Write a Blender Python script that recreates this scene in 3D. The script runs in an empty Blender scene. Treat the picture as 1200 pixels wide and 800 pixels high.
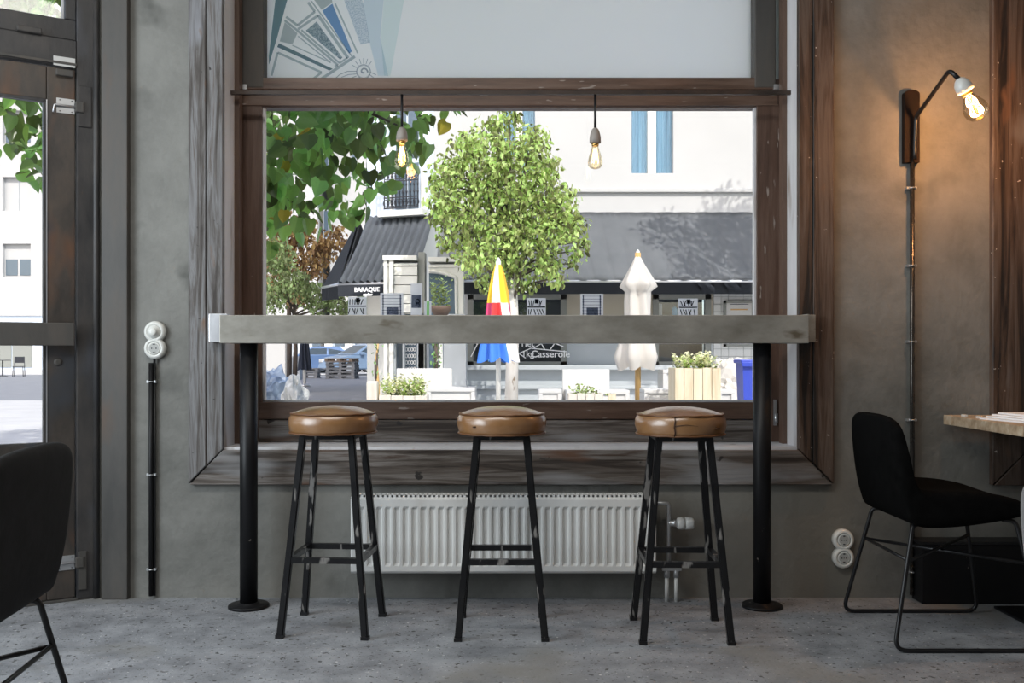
import bpy, bmesh, math, random
from mathutils import Vector, Matrix, noise
random.seed(7)
C = bpy.context.scene.collection
PI = math.pi

# ---------------------------------------------------------------- camera
F, CX, HY = 1130.0, 598.0, 415.0          # focal length in px of the 1200 px frame, vanishing point
cam_d = bpy.data.cameras.new('camera'); cam = bpy.data.objects.new('camera', cam_d); C.objects.link(cam)
cam.location = (0, 0, 1.0); cam.rotation_euler = (PI/2, 0, 0)
cam_d.sensor_width = 36; cam_d.lens = F/1200*36
cam_d.shift_x = (600-CX)/1200; cam_d.shift_y = (HY-400)/1200
cam_d.clip_end = 400; cam_d.clip_start = 0.05
bpy.context.scene.camera = cam

# ---------------------------------------------------------------- sky, sun, room lights, exposure
SUN_EL, SUN_STR, SKY_STR = math.radians(44), 3.3, 0.225
w = bpy.data.worlds.new('sky'); bpy.context.scene.world = w; w.use_nodes = True
nt = w.node_tree; bg = nt.nodes['Background']
sk = nt.nodes.new('ShaderNodeTexSky'); sk.sky_type = 'NISHITA'; sk.sun_disc = False
sk.sun_elevation = SUN_EL; sk.sun_rotation = math.radians(205); sk.air_density = 1.0; sk.dust_density = 2.5
nt.links.new(sk.outputs[0], bg.inputs[0]); bg.inputs[1].default_value = SKY_STR
sd = bpy.data.lights.new('sun', 'SUN'); sd.energy = SUN_STR; sd.angle = 0.009; sd.color = (1, .965, .9)
so = bpy.data.objects.new('sun', sd); C.objects.link(so)
dirv = Vector((-.42, .78, -math.tan(SUN_EL)*.886)).normalized()
so.rotation_euler = dirv.to_track_quat('-Z', 'Y').to_euler()
def area(name, loc, rot, size, sy, power, col):
    l = bpy.data.lights.new(name, 'AREA'); l.shape = 'RECTANGLE'; l.size = size; l.size_y = sy
    l.energy = power; l.color = col
    o = bpy.data.objects.new(name, l); C.objects.link(o); o.location = loc; o.rotation_euler = rot
area('assumed_side_light', (-3.15, 1.5, 1.75), (0, math.radians(-90), 0), 2.3, 2.4, 112, (.84, .93, 1))  # assumed cool light from the left, added before a solid wall without a window
area('ceiling_fill_light', (-.7, 1.75, 3.25), (0, 0, 0), 2.4, .5, 38, (1, .96, .90))  # added fill to brighten the room, no ceiling lamp hangs there
sc = bpy.context.scene
sc.view_settings.view_transform = 'Standard'; sc.view_settings.look = 'None'
sc.view_settings.exposure = 0.35; sc.view_settings.gamma = 1.0; sc.view_settings.use_curve_mapping = False

# ---------------------------------------------------------------- helpers
def at(px, py, d): return Vector(((px-CX)*d/F, d, 1-(py-HY)*d/F))
def X(px, d): return (px-CX)*d/F
def Z(py, d): return 1-(py-HY)*d/F
def NB(): return bmesh.new()
def box(bm, x0, x1, y0, y1, z0, z1, bev=0, mi=0):
    r = bmesh.ops.create_cube(bm, size=1)
    vs = r['verts']
    for v in vs:
        v.co = Vector((x0+(v.co.x+.5)*(x1-x0), y0+(v.co.y+.5)*(y1-y0), z0+(v.co.z+.5)*(z1-z0)))
    if mi:
        for f in {f for v in vs for f in v.link_faces}: f.material_index = mi
    if bev:
        es = list({e for v in vs for e in v.link_edges})
        bmesh.ops.bevel(bm, geom=es, offset=bev, segments=2, affect='EDGES', profile=.6, clamp_overlap=True)
def bar(bm, p0, p1, w, h=None, up=Vector((0, 0, 1))):
    p0, p1 = Vector(p0), Vector(p1); h = h or w
    d = (p1-p0).normalized()
    s = d.cross(up)
    if s.length < 1e-3: s = d.cross(Vector((0, 1, 0)))
    s.normalize(); t = s.cross(d).normalized()
    v = []
    for p in (p0, p1):
        for a, b in ((-1, -1), (1, -1), (1, 1), (-1, 1)):
            v.append(bm.verts.new(p+s*a*w/2+t*b*h/2))
    for f in ((0, 1, 2, 3), (7, 6, 5, 4), (0, 4, 5, 1), (1, 5, 6, 2), (2, 6, 7, 3), (3, 7, 4, 0)):
        bm.faces.new([v[i] for i in f])
def fillet(pts, r, n=5):
    out = [Vector(pts[0])]
    for i in range(1, len(pts)-1):
        p, a, b = Vector(pts[i]), Vector(pts[i-1]), Vector(pts[i+1])
        da, db = (a-p).normalized(), (b-p).normalized()
        k = min(r, (a-p).length*.45, (b-p).length*.45)
        s, e = p+da*k, p+db*k
        for j in range(n+1):
            t = j/n; out.append((1-t)**2*s+2*t*(1-t)*p+t*t*e)
    out.append(Vector(pts[-1])); return out
def tube(bm, pts, r, seg=10, cap=True):
    pts = [Vector(p) for p in pts]; n = len(pts)
    rs = r if isinstance(r, (list, tuple)) else [r]*n
    d0 = (pts[1]-pts[0]).normalized()
    ref = Vector((0, 0, 1)) if abs(d0.z) < .9 else Vector((1, 0, 0))
    nrm = d0.cross(ref).normalized(); rings = []
    for i, p in enumerate(pts):
        d = ((pts[min(i+1, n-1)]-pts[max(i-1, 0)])).normalized()
        nrm = (nrm-d*nrm.dot(d)).normalized(); b = d.cross(nrm)
        rings.append([bm.verts.new(p+(nrm*math.cos(2*PI*k/seg)+b*math.sin(2*PI*k/seg))*rs[i]) for k in range(seg)])
    for a, b in zip(rings, rings[1:]):
        for k in range(seg):
            bm.faces.new((a[k], a[(k+1) % seg], b[(k+1) % seg], b[k])).smooth = True
    if cap:
        bm.faces.new(rings[0][::-1]); bm.faces.new(rings[-1])
def lathe(bm, prof, c=(0, 0, 0), seg=28, M=None, rf=None):
    """prof = (radius, height) list; axis z, or through matrix M"""
    c = Vector(c); rings = []
    for i, (r, z) in enumerate(prof):
        ring = []
        for k in range(seg):
            a = 2*PI*k/seg; rr = max(r, 1e-4)
            if rf: rr *= rf(a, i)
            p = Vector((rr*math.cos(a), rr*math.sin(a), z))
            if M: p = M @ p
            ring.append(bm.verts.new(p+c))
        rings.append(ring)
    for a, b in zip(rings, rings[1:]):
        for k in range(seg):
            bm.faces.new((a[k], a[(k+1) % seg], b[(k+1) % seg], b[k])).smooth = True
    bm.faces.new(rings[0][::-1]); bm.faces.new(rings[-1])
def prism(bm, poly, y0, y1, ax='y'):
    """extrude a polygon of (x,z) along y (or (y,z) along x, (x,y) along z)"""
    def P(a, b, t): return {'y': (a, t, b), 'x': (t, a, b), 'z': (a, b, t)}[ax]
    A = [bm.verts.new(P(a, b, y0)) for a, b in poly]; B = [bm.verts.new(P(a, b, y1)) for a, b in poly]
    n = len(poly)
    bm.faces.new(A); bm.faces.new(B[::-1])
    for i in range(n): bm.faces.new((A[i], B[i], B[(i+1) % n], A[(i+1) % n]))
def quadgrid(bm, p00, p10, p11, p01, nu, nv, fn=None, both=True):
    g = []
    for j in range(nv+1):
        row = []
        for i in range(nu+1):
            u, v = i/nu, j/nv
            p = (1-v)*((1-u)*p00+u*p10)+v*((1-u)*p01+u*p11)
            if fn: p = p+fn(u, v)
            row.append(bm.verts.new(p))
        g.append(row)
    for j in range(nv):
        for i in range(nu):
            bm.faces.new((g[j][i], g[j][i+1], g[j+1][i+1], g[j+1][i])).smooth = True
def root_loc(o):
    while o.parent: o = o.parent
    return o.location.copy()
def obj(name, bm, m, parent=None, local=False, keep=False, M=None):
    if M: bmesh.ops.transform(bm, matrix=M, verts=bm.verts)
    bmesh.ops.recalc_face_normals(bm, faces=bm.faces)
    if parent is not None and not local:
        bmesh.ops.translate(bm, vec=-root_loc(parent), verts=bm.verts)
    me = bpy.data.meshes.new(name); bm.to_mesh(me)
    if not keep: bm.free()
    o = bpy.data.objects.new(name, me); C.objects.link(o)
    for x in (m if isinstance(m, (list, tuple)) else [m]): me.materials.append(x)
    if parent is not None: o.parent = parent
    return o
def thing(name, label, cat, loc=(0, 0, 0), rz=0, group=None):
    o = bpy.data.objects.new(name, None); C.objects.link(o); o.empty_display_size = .1
    o.location = loc; o.rotation_euler = (0, 0, rz); o['label'] = label; o['category'] = cat
    if group: o['group'] = group
    return o
def tag(o, label, cat, group=None):
    o['label'] = label; o['category'] = cat
    if group: o['group'] = group
    return o
def struct(name, bm, m, label=None, M=None):
    o = obj(name, bm, m, M=M); o['kind'] = 'structure'
    if label: o['label'] = label
    return o
def sroot(name, label=None):
    o = bpy.data.objects.new(name, None); C.objects.link(o); o['kind'] = 'structure'
    if label: o['label'] = label
    return o
def dup(root, loc, rz, label=None):
    r = root.copy(); C.objects.link(r); r.location = loc; r.rotation_euler = (0, 0, rz)
    if label: r['label'] = label
    for ch in list(root.children):
        c = ch.copy(); C.objects.link(c); c.parent = r
        for g in ch.children:
            d = g.copy(); C.objects.link(d); d.parent = c
    return r
def one(name, parent, m, *b, bev=0, label=None):
    bm = NB(); box(bm, *b, bev=bev); o = obj(name, bm, m, parent)
    if label: o['label'] = label
    return o

# ---------------------------------------------------------------- materials
def mat(name, col=(.5, .5, .5), rough=.6, metal=0, spec=.5):
    m = bpy.data.materials.new(name); m.use_nodes = True
    b = m.node_tree.nodes['Principled BSDF']
    b.inputs['Base Color'].default_value = (*col, 1); b.inputs['Roughness'].default_value = rough
    b.inputs['Metallic'].default_value = metal; b.inputs['Specular IOR Level'].default_value = spec
    return m
def noisy(name, cols, scale=(4, 4, 4), detail=8, rough=(.5, .8), bump=.15, metal=0, pos=None, spots=None, dist=0, bscale=None, spec=.5, obj_rand=0):
    """colour ramp over stretched noise in object space; spots = (scale, threshold, colour)"""
    m = mat(name, cols[0], rough[0], metal, spec); n = m.node_tree.nodes; L = m.node_tree.links
    b = n['Principled BSDF']
    tc = n.new('ShaderNodeTexCoord'); mp = n.new('ShaderNodeMapping'); mp.inputs['Scale'].default_value = scale
    L.new(tc.outputs['Object'], mp.inputs[0])
    nz = n.new('ShaderNodeTexNoise'); nz.inputs['Scale'].default_value = 1; nz.inputs['Detail'].default_value = detail
    nz.inputs['Roughness'].default_value = .65; nz.inputs['Distortion'].default_value = dist
    L.new(mp.outputs[0], nz.inputs['Vector'])
    cr = n.new('ShaderNodeValToRGB'); el = cr.color_ramp.elements
    pos = pos or [.3+.4*i/(len(cols)-1) for i in range(len(cols))]
    while len(el) < len(cols): el.new(.5)
    for e, c, p in zip(el, cols, pos): e.color = (*c, 1); e.position = p
    L.new(nz.outputs['Fac'], cr.inputs[0]); out = cr.outputs[0]
    for sp in (spots or []):
        ssc, th, sc_, wd = sp
        z2 = n.new('ShaderNodeTexNoise'); z2.inputs['Detail'].default_value = 3
        if isinstance(ssc, tuple):
            m2 = n.new('ShaderNodeMapping'); m2.inputs['Scale'].default_value = ssc; m2.inputs['Location'].default_value = (3.1, 1.7, .4)
            L.new(tc.outputs['Object'], m2.inputs[0]); L.new(m2.outputs[0], z2.inputs['Vector']); z2.inputs['Scale'].default_value = 1
        else:
            L.new(tc.outputs['Object'], z2.inputs['Vector']); z2.inputs['Scale'].default_value = ssc
        r2 = n.new('ShaderNodeMapRange'); r2.inputs[1].default_value = th; r2.inputs[2].default_value = th+wd
        L.new(z2.outputs['Fac'], r2.inputs[0])
        mx = n.new('ShaderNodeMix'); mx.data_type = 'RGBA'; mx.inputs[7].default_value = (*sc_, 1)
        L.new(r2.outputs[0], mx.inputs[0]); L.new(out, mx.inputs[6]); out = mx.outputs[2]
    if obj_rand:
        oi = n.new('ShaderNodeObjectInfo'); hs = n.new('ShaderNodeHueSaturation')
        mr = n.new('ShaderNodeMapRange'); mr.inputs[3].default_value = 1-obj_rand; mr.inputs[4].default_value = 1+obj_rand
        L.new(oi.outputs['Random'], mr.inputs[0]); L.new(mr.outputs[0], hs.inputs['Value']); L.new(out, hs.inputs['Color']); out = hs.outputs[0]
    L.new(out, b.inputs['Base Color'])
    rr = n.new('ShaderNodeMapRange'); rr.inputs[3].default_value = rough[0]; rr.inputs[4].default_value = rough[1]
    L.new(nz.outputs['Fac'], rr.inputs[0]); L.new(rr.outputs[0], b.inputs['Roughness'])
    if bump:
        bp = n.new('ShaderNodeBump'); bp.inputs['Strength'].default_value = bump; bp.inputs['Distance'].default_value = .01
        if bscale:
            z3 = n.new('ShaderNodeTexNoise'); z3.inputs['Scale'].default_value = bscale; z3.inputs['Detail'].default_value = 5
            L.new(tc.outputs['Object'], z3.inputs['Vector']); L.new(z3.outputs['Fac'], bp.inputs['Height'])
        else: L.new(nz.outputs['Fac'], bp.inputs['Height'])
        L.new(bp.outputs[0], b.inputs['Normal'])
    return m
def emis(name, col, s):
    m = bpy.data.materials.new(name); m.use_nodes = True; n = m.node_tree.nodes
    n.remove(n['Principled BSDF']); e = n.new('ShaderNodeEmission'); e.inputs[0].default_value = (*col, 1); e.inputs[1].default_value = s
    m.node_tree.links.new(e.outputs[0], n['Material Output'].inputs[0]); return m
def clear(name, tint=(1, 1, 1), refl=.06):
    m = bpy.data.materials.new(name); m.use_nodes = True; n = m.node_tree.nodes; L = m.node_tree.links
    n.remove(n['Principled BSDF'])
    t = n.new('ShaderNodeBsdfTransparent'); t.inputs[0].default_value = (*tint, 1)
    g = n.new('ShaderNodeBsdfGlossy'); g.inputs['Roughness'].default_value = .03
    f = n.new('ShaderNodeLayerWeight'); f.inputs[0].default_value = .25
    mr = n.new('ShaderNodeMapRange'); mr.inputs[3].default_value = refl*.5; mr.inputs[4].default_value = .6
    mx = n.new('ShaderNodeMixShader')
    L.new(f.outputs['Fresnel'], mr.inputs[0]); L.new(mr.outputs[0], mx.inputs[0]); L.new(t.outputs[0], mx.inputs[1]); L.new(g.outputs[0], mx.inputs[2])
    L.new(mx.outputs[0], n['Material Output'].inputs[0]); return m
def translucent(name, col, tcol, k=.5, rough=.6, noise_amt=0, nscale=60):
    m = mat(name, col, rough); n = m.node_tree.nodes; L = m.node_tree.links
    b = n['Principled BSDF']; t = n.new('ShaderNodeBsdfTranslucent'); t.inputs[0].default_value = (*tcol, 1)
    mx = n.new('ShaderNodeMixShader'); mx.inputs[0].default_value = k
    L.new(b.outputs[0], mx.inputs[1]); L.new(t.outputs[0], mx.inputs[2]); L.new(mx.outputs[0], n['Material Output'].inputs[0])
    if noise_amt:
        gm0 = n.new('ShaderNodeNewGeometry'); oi = n.new('ShaderNodeObjectInfo')
        ad = n.new('ShaderNodeMath'); ad.operation = 'ADD'; gm = n.new('ShaderNodeMath'); gm.operation = 'FRACT'
        L.new(gm0.outputs['Random Per Island'], ad.inputs[0]); L.new(oi.outputs['Random'], ad.inputs[1]); L.new(ad.outputs[0], gm.inputs[0])
        for sock, c in ((b.inputs['Base Color'], col), (t.inputs[0], tcol)):
            mr = n.new('ShaderNodeMapRange'); mr.inputs[3].default_value = 1-noise_amt; mr.inputs[4].default_value = 1+noise_amt
            hs = n.new('ShaderNodeHueSaturation'); hs.inputs['Color'].default_value = (*c, 1)
            hr = n.new('ShaderNodeMapRange'); hr.inputs[3].default_value = .5-.05*noise_amt; hr.inputs[4].default_value = .5+.02*noise_amt
            L.new(gm.outputs[0], mr.inputs[0]); L.new(mr.outputs[0], hs.inputs['Value'])
            L.new(gm.outputs[0], hr.inputs[0]); L.new(hr.outputs[0], hs.inputs['Hue'])
            L.new(hs.outputs[0], sock)
    return m
def film(name, tint):        # coloured see-through film on the frosted pane
    m = bpy.data.materials.new(name); m.use_nodes = True; n = m.node_tree.nodes
    n.remove(n['Principled BSDF']); t = n.new('ShaderNodeBsdfTransparent'); t.inputs[0].default_value = (*tint, 1)
    m.node_tree.links.new(t.outputs[0], n['Material Output'].inputs[0]); return m
def film_speck(name, a, b_, sc_=260):
    m = film(name, a); n = m.node_tree.nodes; L = m.node_tree.links
    t = [x for x in n if x.type == 'BSDF_TRANSPARENT'][0]
    tc = n.new('ShaderNodeTexCoord'); z = n.new('ShaderNodeTexNoise'); z.inputs['Scale'].default_value = sc_; z.inputs['Detail'].default_value = 2
    cr = n.new('ShaderNodeValToRGB'); cr.color_ramp.elements[0].position = .4; cr.color_ramp.elements[1].position = .6
    cr.color_ramp.elements[0].color = (*a, 1); cr.color_ramp.elements[1].color = (*b_, 1)
    L.new(tc.outputs['Object'], z.inputs['Vector']); L.new(z.outputs['Fac'], cr.inputs[0]); L.new(cr.outputs[0], t.inputs[0]); return m

M_wall = noisy('plaster_wall', [(.13, .13, .118), (.185, .183, .168), (.23, .228, .21)], (2.2, 2.2, 2.2), 12, (.6, .85), .35, pos=[.36, .5, .64], spots=[(5, .6, (.11, .11, .10), .15), ((.9, .9, .5), .52, (.20, .185, .155), .2)], bscale=35)
M_ceil = mat('ceiling_paint', (.5, .48, .45), .8)
M_room = mat('room_wall_paint', (.26, .25, .235), .8)
M_floor = noisy('concrete_floor', [(.145, .152, .165), (.245, .255, .272), (.34, .352, .372)], (6, 6, 6), 14, (.45, .75), .2,
                spots=[(38, .63, (.07, .07, .07), .03), (95, .645, (.05, .05, .05), .03), (70, .67, (.6, .6, .6), .04), ((2, 2, 2), .55, (.22, .215, .20), .15)], bscale=60)
M_woodg = noisy('weathered_wood_with_glare', [(.035, .027, .022), (.10, .09, .084), (.20, .20, .205), (.085, .06, .045)], (26, 26, 1.6), 9, (.5, .8), .5, pos=[.38, .47, .56, .66],
                spots=[((7, 7, 1.6), .60, (.27, .28, .31), .1), ((11, 11, 4), .64, (.16, .085, .045), .08), (16, .68, (.02, .016, .014), .03)], dist=.6, obj_rand=.1)  # weathered boards; bluish window glare is mixed into the grey
M_woodb = noisy('weathered_brown_wood', [(.012, .008, .006), (.066, .038, .024), (.11, .080, .062), (.045, .023, .014)], (24, 24, 1.2), 9, (.45, .75), .5, pos=[.38, .47, .56, .66],
                spots=[((7, 7, 2.2), .63, (.15, .13, .12), .1), (42, .72, (.55, .50, .45), .02), ((9, 9, 3), .64, (.13, .065, .035), .08)], dist=.6, obj_rand=.1)
M_woodh = noisy('weathered_sill_board', [(.032, .022, .016), (.10, .08, .066), (.20, .18, .165), (.07, .043, .03)], (1.3, 22, 26), 9, (.5, .8), .5, pos=[.38, .47, .56, .66],
                spots=[((1.6, 7, 9), .58, (.24, .235, .235), .1), ((14, 14, 14), .68, (.02, .016, .014), .03), ((2, 9, 9), .62, (.12, .06, .035), .1)], dist=.6, obj_rand=.12)
M_frame_v = noisy('brown_window_paint', [(.055, .029, .019), (.105, .058, .040), (.145, .092, .068)], (30, 30, 2.5), 8, (.3, .55), .3, spots=[((50, 50, 10), .68, (.3, .25, .22), .03)])
M_frame_h = noisy('brown_rail_paint', [(.06, .032, .021), (.12, .070, .048), (.165, .108, .08)], (2.5, 30, 30), 8, (.3, .55), .3, spots=[((10, 50, 50), .67, (.3, .25, .22), .03)])
M_reveal = noisy('pale_reveal_paint', [(.55, .54, .55), (.70, .69, .70)], (8, 8, 2), 6, (.35, .6), .1, spots=[((9, 9, 2.5), .62, (.38, .33, .30), .1)])
M_trimb = noisy('thin_brown_trim', [(.08, .045, .03), (.14, .085, .06)], (20, 20, 3), 6, (.4, .6), .2)
M_door = noisy('dark_door_paint', [(.034, .030, .027), (.062, .051, .043), (.09, .068, .052)], (5, 5, 2.2), 9, (.32, .6), .35, pos=[.38, .5, .62],
               spots=[((6, 6, 2.2), .50, (.13, .065, .036), .16), ((3, 3, 3), .58, (.045, .048, .055), .1)])
M_doorframe = noisy('dark_frame_paint', [(.022, .022, .024), (.040, .038, .038), (.062, .056, .052)], (6, 6, 2.5), 9, (.3, .6), .35, pos=[.38, .5, .62],
               spots=[((7, 7, 2.2), .60, (.06, .064, .075), .12)])
M_post = noisy('grey_brown_casing', [(.045, .043, .04), (.075, .07, .064), (.10, .085, .072)], (5, 5, 1.5), 8, (.45, .7), .25, spots=[((5, 5, 1.5), .6, (.10, .062, .04), .12)])
M_steel = noisy('raw_steel', [(.21, .195, .165), (.30, .285, .25), (.39, .37, .33)], (5, 9, 9), 7, (.36, .5), .03, metal=.45, spots=[((7, 30, 16), .62, (.14, .115, .08), .12)])
M_bright = noisy('bare_bright_steel', [(.5, .5, .52), (.75, .75, .77)], (8, 8, 3), 5, (.25, .4), .05, metal=.7)
M_black = noisy('worn_black_paint', [(.006, .006, .007), (.011, .011, .012)], (9, 9, 9), 6, (.25, .45), .12, spec=.35,
                spots=[((30, 30, 8), .615, (.20, .19, .18), .05)])
M_blackpost = noisy('black_post_paint', [(.004, .004, .005), (.008, .008, .009)], (9, 9, 3), 6, (.35, .55), .08, spec=.3, spots=[((30, 30, 20), .72, (.35, .3, .26), .03)])
M_blackrod = mat('matt_black_steel', (.005, .005, .006), .4, 0)
M_darkrod = noisy('rusty_rod', [(.03, .022, .018), (.06, .04, .03)], (12, 30, 30), 5, (.4, .6), .1, metal=.3)
M_leather = noisy('tan_leather', [(.15, .066, .020), (.235, .112, .038), (.29, .15, .06)], (6, 6, 9), 6, (.24, .36), .10, spots=[((10, 10, 10), .64, (.15, .065, .02), .08)], bscale=24, spec=.9)
M_leather.node_tree.nodes['Principled BSDF'].inputs['Coat Weight'].default_value = .5; M_leather.node_tree.nodes['Principled BSDF'].inputs['Coat Roughness'].default_value = .28
M_piping = mat('dark_tan_piping', (.13, .055, .02), .45)
M_slit = mat('leather_crease', (.06, .025, .01), .6)
M_white = mat('white_enamel', (.62, .62, .60), .35)
M_radiator = mat('radiator_enamel', (.80, .80, .78), .38)
M_grille = mat('radiator_dark_gap', (.05, .05, .05), .6)
M_plast = mat('white_porcelain', (.72, .72, .68), .25)
M_hole = mat('black_hole', (.01, .01, .01), .5)
M_chrome = mat('chrome', (.75, .75, .75), .18, 1)
M_zinc = mat('galvanised_steel', (.55, .56, .57), .35, .8)
M_velvetb = noisy('black_velvet', [(.002, .002, .002), (.005, .005, .005)], (30, 30, 30), 5, (.85, .95), .1, spec=.05)
M_velvetg = noisy('charcoal_velvet', [(.006, .006, .006), (.014, .014, .015)], (14, 14, 14), 6, (.8, .95), .15, spec=.1)
M_velvetl = noisy('grey_velvet', [(.055, .055, .058), (.09, .09, .094)], (30, 30, 30), 6, (.8, .95), .15, spec=.3)
for mm, c in ((M_velvetb, .0), (M_velvetg, .03), (M_velvetl, .4)):
    mm.node_tree.nodes['Principled BSDF'].inputs['Sheen Weight'].default_value = c
M_table = noisy('pale_table_wood', [(.30, .20, .12), (.48, .36, .24), (.62, .52, .39)], (3, 26, 26), 7, (.4, .6), .15)
M_paper = mat('paper', (.85, .85, .86), .6)
M_socket = mat('grey_ceramic', (.33, .30, .27), .5)
M_brass = mat('brass', (.55, .36, .12), .35, 1)
M_glass = clear('window_glass', (1, 1, 1), .05)
M_bulbglass = clear('bulb_glass', (1, .93, .78), .2)
M_fil = emis('lit_filament', (1, .50, .13), 22)
M_filw = emis('wall_filament', (1, .40, .09), 6)
M_fildim = emis('faint_filament', (1, .7, .3), 7)
M_frost = translucent('frosted_glass', (.93, .92, .90), (.99, .98, .965), .92, .5)
M_white_plaster = noisy('white_facade', [(.46, .46, .455), (.50, .50, .495)], (.6, .6, .6), 6, (.8, .9), 0)
M_facade_grey = noisy('grey_facade', [(.40, .43, .45), (.50, .53, .55)], (.8, .8, .8), 6, (.7, .9), 0)
M_facade_beige = mat('beige_facade', (.46, .42, .34), .8)
M_facade_blue_shade = mat('blue_facade_and_shade', (.60, .68, .78), .8)
M_stone = noisy('pale_portal_stone', [(.58, .58, .54), (.70, .70, .66)], (2, 2, 2), 6, (.8, .9), .1)
M_awning = noisy('grey_awning_cloth', [(.19, .205, .22), (.25, .265, .28)], (1.5, 1.5, 1.5), 6, (.7, .9), 0)
M_awning_d = noisy('charcoal_awning_cloth', [(.12, .135, .155), (.17, .19, .21)], (1.5, 1.5, 1.5), 6, (.75, .9), 0)
M_awning_v = mat('dark_valance_cloth', (.038, .045, .058), .8)
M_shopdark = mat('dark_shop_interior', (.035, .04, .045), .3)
M_shopframe = mat('grey_green_shop_frame', (.24, .25, .23), .6)
M_shopglass = clear('shop_glass', (.9, .95, 1), .12)
M_bluecurt = noisy('blue_curtain', [(.16, .34, .42), (.42, .64, .70), (.22, .42, .50)], (7, 7, .2), 3, (.8, .9), 0)
M_tile = mat('white_wall_tile', (.60, .61, .60), .3)
M_grout = mat('grey_grout', (.36, .38, .38), .8)
M_iron = mat('black_wrought_iron', (.02, .022, .03), .5)
M_letters = mat('white_lettering', (.9, .9, .9), .6)
M_pave = noisy('pale_pavement', [(.44, .44, .44), (.55, .55, .55)], (1.5, 1.5, 1.5), 8, (.7, .9), 0)
M_asph = noisy('grey_asphalt', [(.18, .19, .21), (.25, .26, .28)], (2, 2, 2), 8, (.7, .9), 0)
M_bench = mat('white_terrace_plastic', (.60, .595, .58), .45)
M_planter = noisy('planter_pine', [(.48, .38, .24), (.62, .53, .38), (.70, .62, .47)], (14, 14, 1), 6, (.6, .8), .15)
M_planterp = noisy('pale_planter_wood', [(.55, .50, .43), (.68, .63, .56)], (14, 14, 2), 6, (.6, .8), .1)
M_bin = mat('blue_bin_plastic', (.03, .06, .42), .4)
M_cream = translucent('cream_canvas', (.72, .69, .64), (.6, .55, .48), .25, .8)
M_mark = mat('black_print', (.03, .03, .03), .7)
M_py = mat('yellow_canvas', (.85, .60, .04), .8); M_po = mat('orange_canvas', (.85, .42, .04), .8)
M_pm = mat('magenta_canvas', (.62, .06, .18), .8); M_pr = mat('red_canvas', (.7, .05, .05), .8)
M_pb = mat('blue_canvas', (.05, .20, .72), .8); M_pl = mat('light_blue_canvas', (.25, .62, .85), .8)
M_pw = mat('pale_canvas', (.82, .80, .76), .8)
M_navy = mat('navy_canvas', (.018, .025, .045), .8)
M_polewhite = mat('white_pole', (.78, .76, .70), .5); M_polewood = mat('varnished_pole', (.58, .36, .13), .5)
M_bark = noisy('bark', [(.06, .045, .035), (.14, .11, .09)], (16, 16, 3), 6, (.8, .95), .6)
M_barkw = noisy('limewashed_bark', [(.62, .58, .52), (.78, .75, .70)], (12, 12, 3), 6, (.8, .95), .4, spots=[((10, 10, 5), .62, (.30, .22, .15), .08)])
M_leaf1 = translucent('broad_leaf', (.15, .27, .12), (.36, .62, .12), .42, .3, .8)
M_leaf1y = translucent('yellow_leaf', (.45, .36, .03), (.6, .5, .05), .45, .5, .2)
M_leaf2 = translucent('small_leaf', (.34, .44, .15), (.46, .62, .14), .35, .45, .85)
M_leaf3 = translucent('autumn_leaf', (.34, .23, .10), (.55, .38, .15), .4, .6, .5)
M_leaf3g = translucent('soft_green_leaf', (.20, .27, .12), (.38, .48, .18), .4, .6, .5)
M_flower = translucent('white_flower', (.85, .84, .55), (.8, .8, .5), .3, .7, .2)
M_car = mat('blue_grey_car_paint', (.10, .17, .32), .25, .2); M_car2 = mat('silver_blue_car_paint', (.20, .29, .42), .25, .2)
M_carglass = mat('car_glass', (.10, .14, .18), .08); M_tyre = mat('tyre', (.02, .02, .02), .8)
M_pallet = noisy('grey_pallet_wood', [(.15, .155, .165), (.24, .245, .255)], (2, 2, 8), 6, (.8, .9), .1)
M_palletb = noisy('brown_pallet_wood', [(.14, .10, .07), (.22, .17, .13)], (2, 2, 8), 6, (.8, .9), .1)
M_tarp = noisy('grey_blue_tarp', [(.07, .11, .20), (.22, .28, .36)], (3, 3, 3), 5, (.35, .5), 0)
M_plastic = noisy('milky_plastic_sheet', [(.30, .31, .30), (.66, .66, .65)], (9, 9, 9), 6, (.25, .4), .3, spots=[((8, 8, 8), .68, (.7, .25, .2), .05)])
M_sticker = translucent('white_window_sticker', (.9, .9, .92), (.95, .96, 1), .75, .5)
def see_through(m, k):
    n = m.node_tree.nodes; L = m.node_tree.links; out = n['Material Output']; src = out.inputs[0].links[0].from_socket
    t = n.new('ShaderNodeBsdfTransparent'); mx = n.new('ShaderNodeMixShader'); mx.inputs[0].default_value = k
    L.new(src, mx.inputs[1]); L.new(t.outputs[0], mx.inputs[2]); L.new(mx.outputs[0], out.inputs[0])
see_through(M_sticker, .35)
M_sticker_l = film('grey_sticker_print', (.42, .45, .52)); M_sticker_k = film('black_sticker_print', (.12, .13, .15))
M_sticker_g = mat('green_sticker', (.20, .50, .16), .6)
M_terracotta = mat('brown_clay_bowl', (.11, .07, .05), .7)

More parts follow.
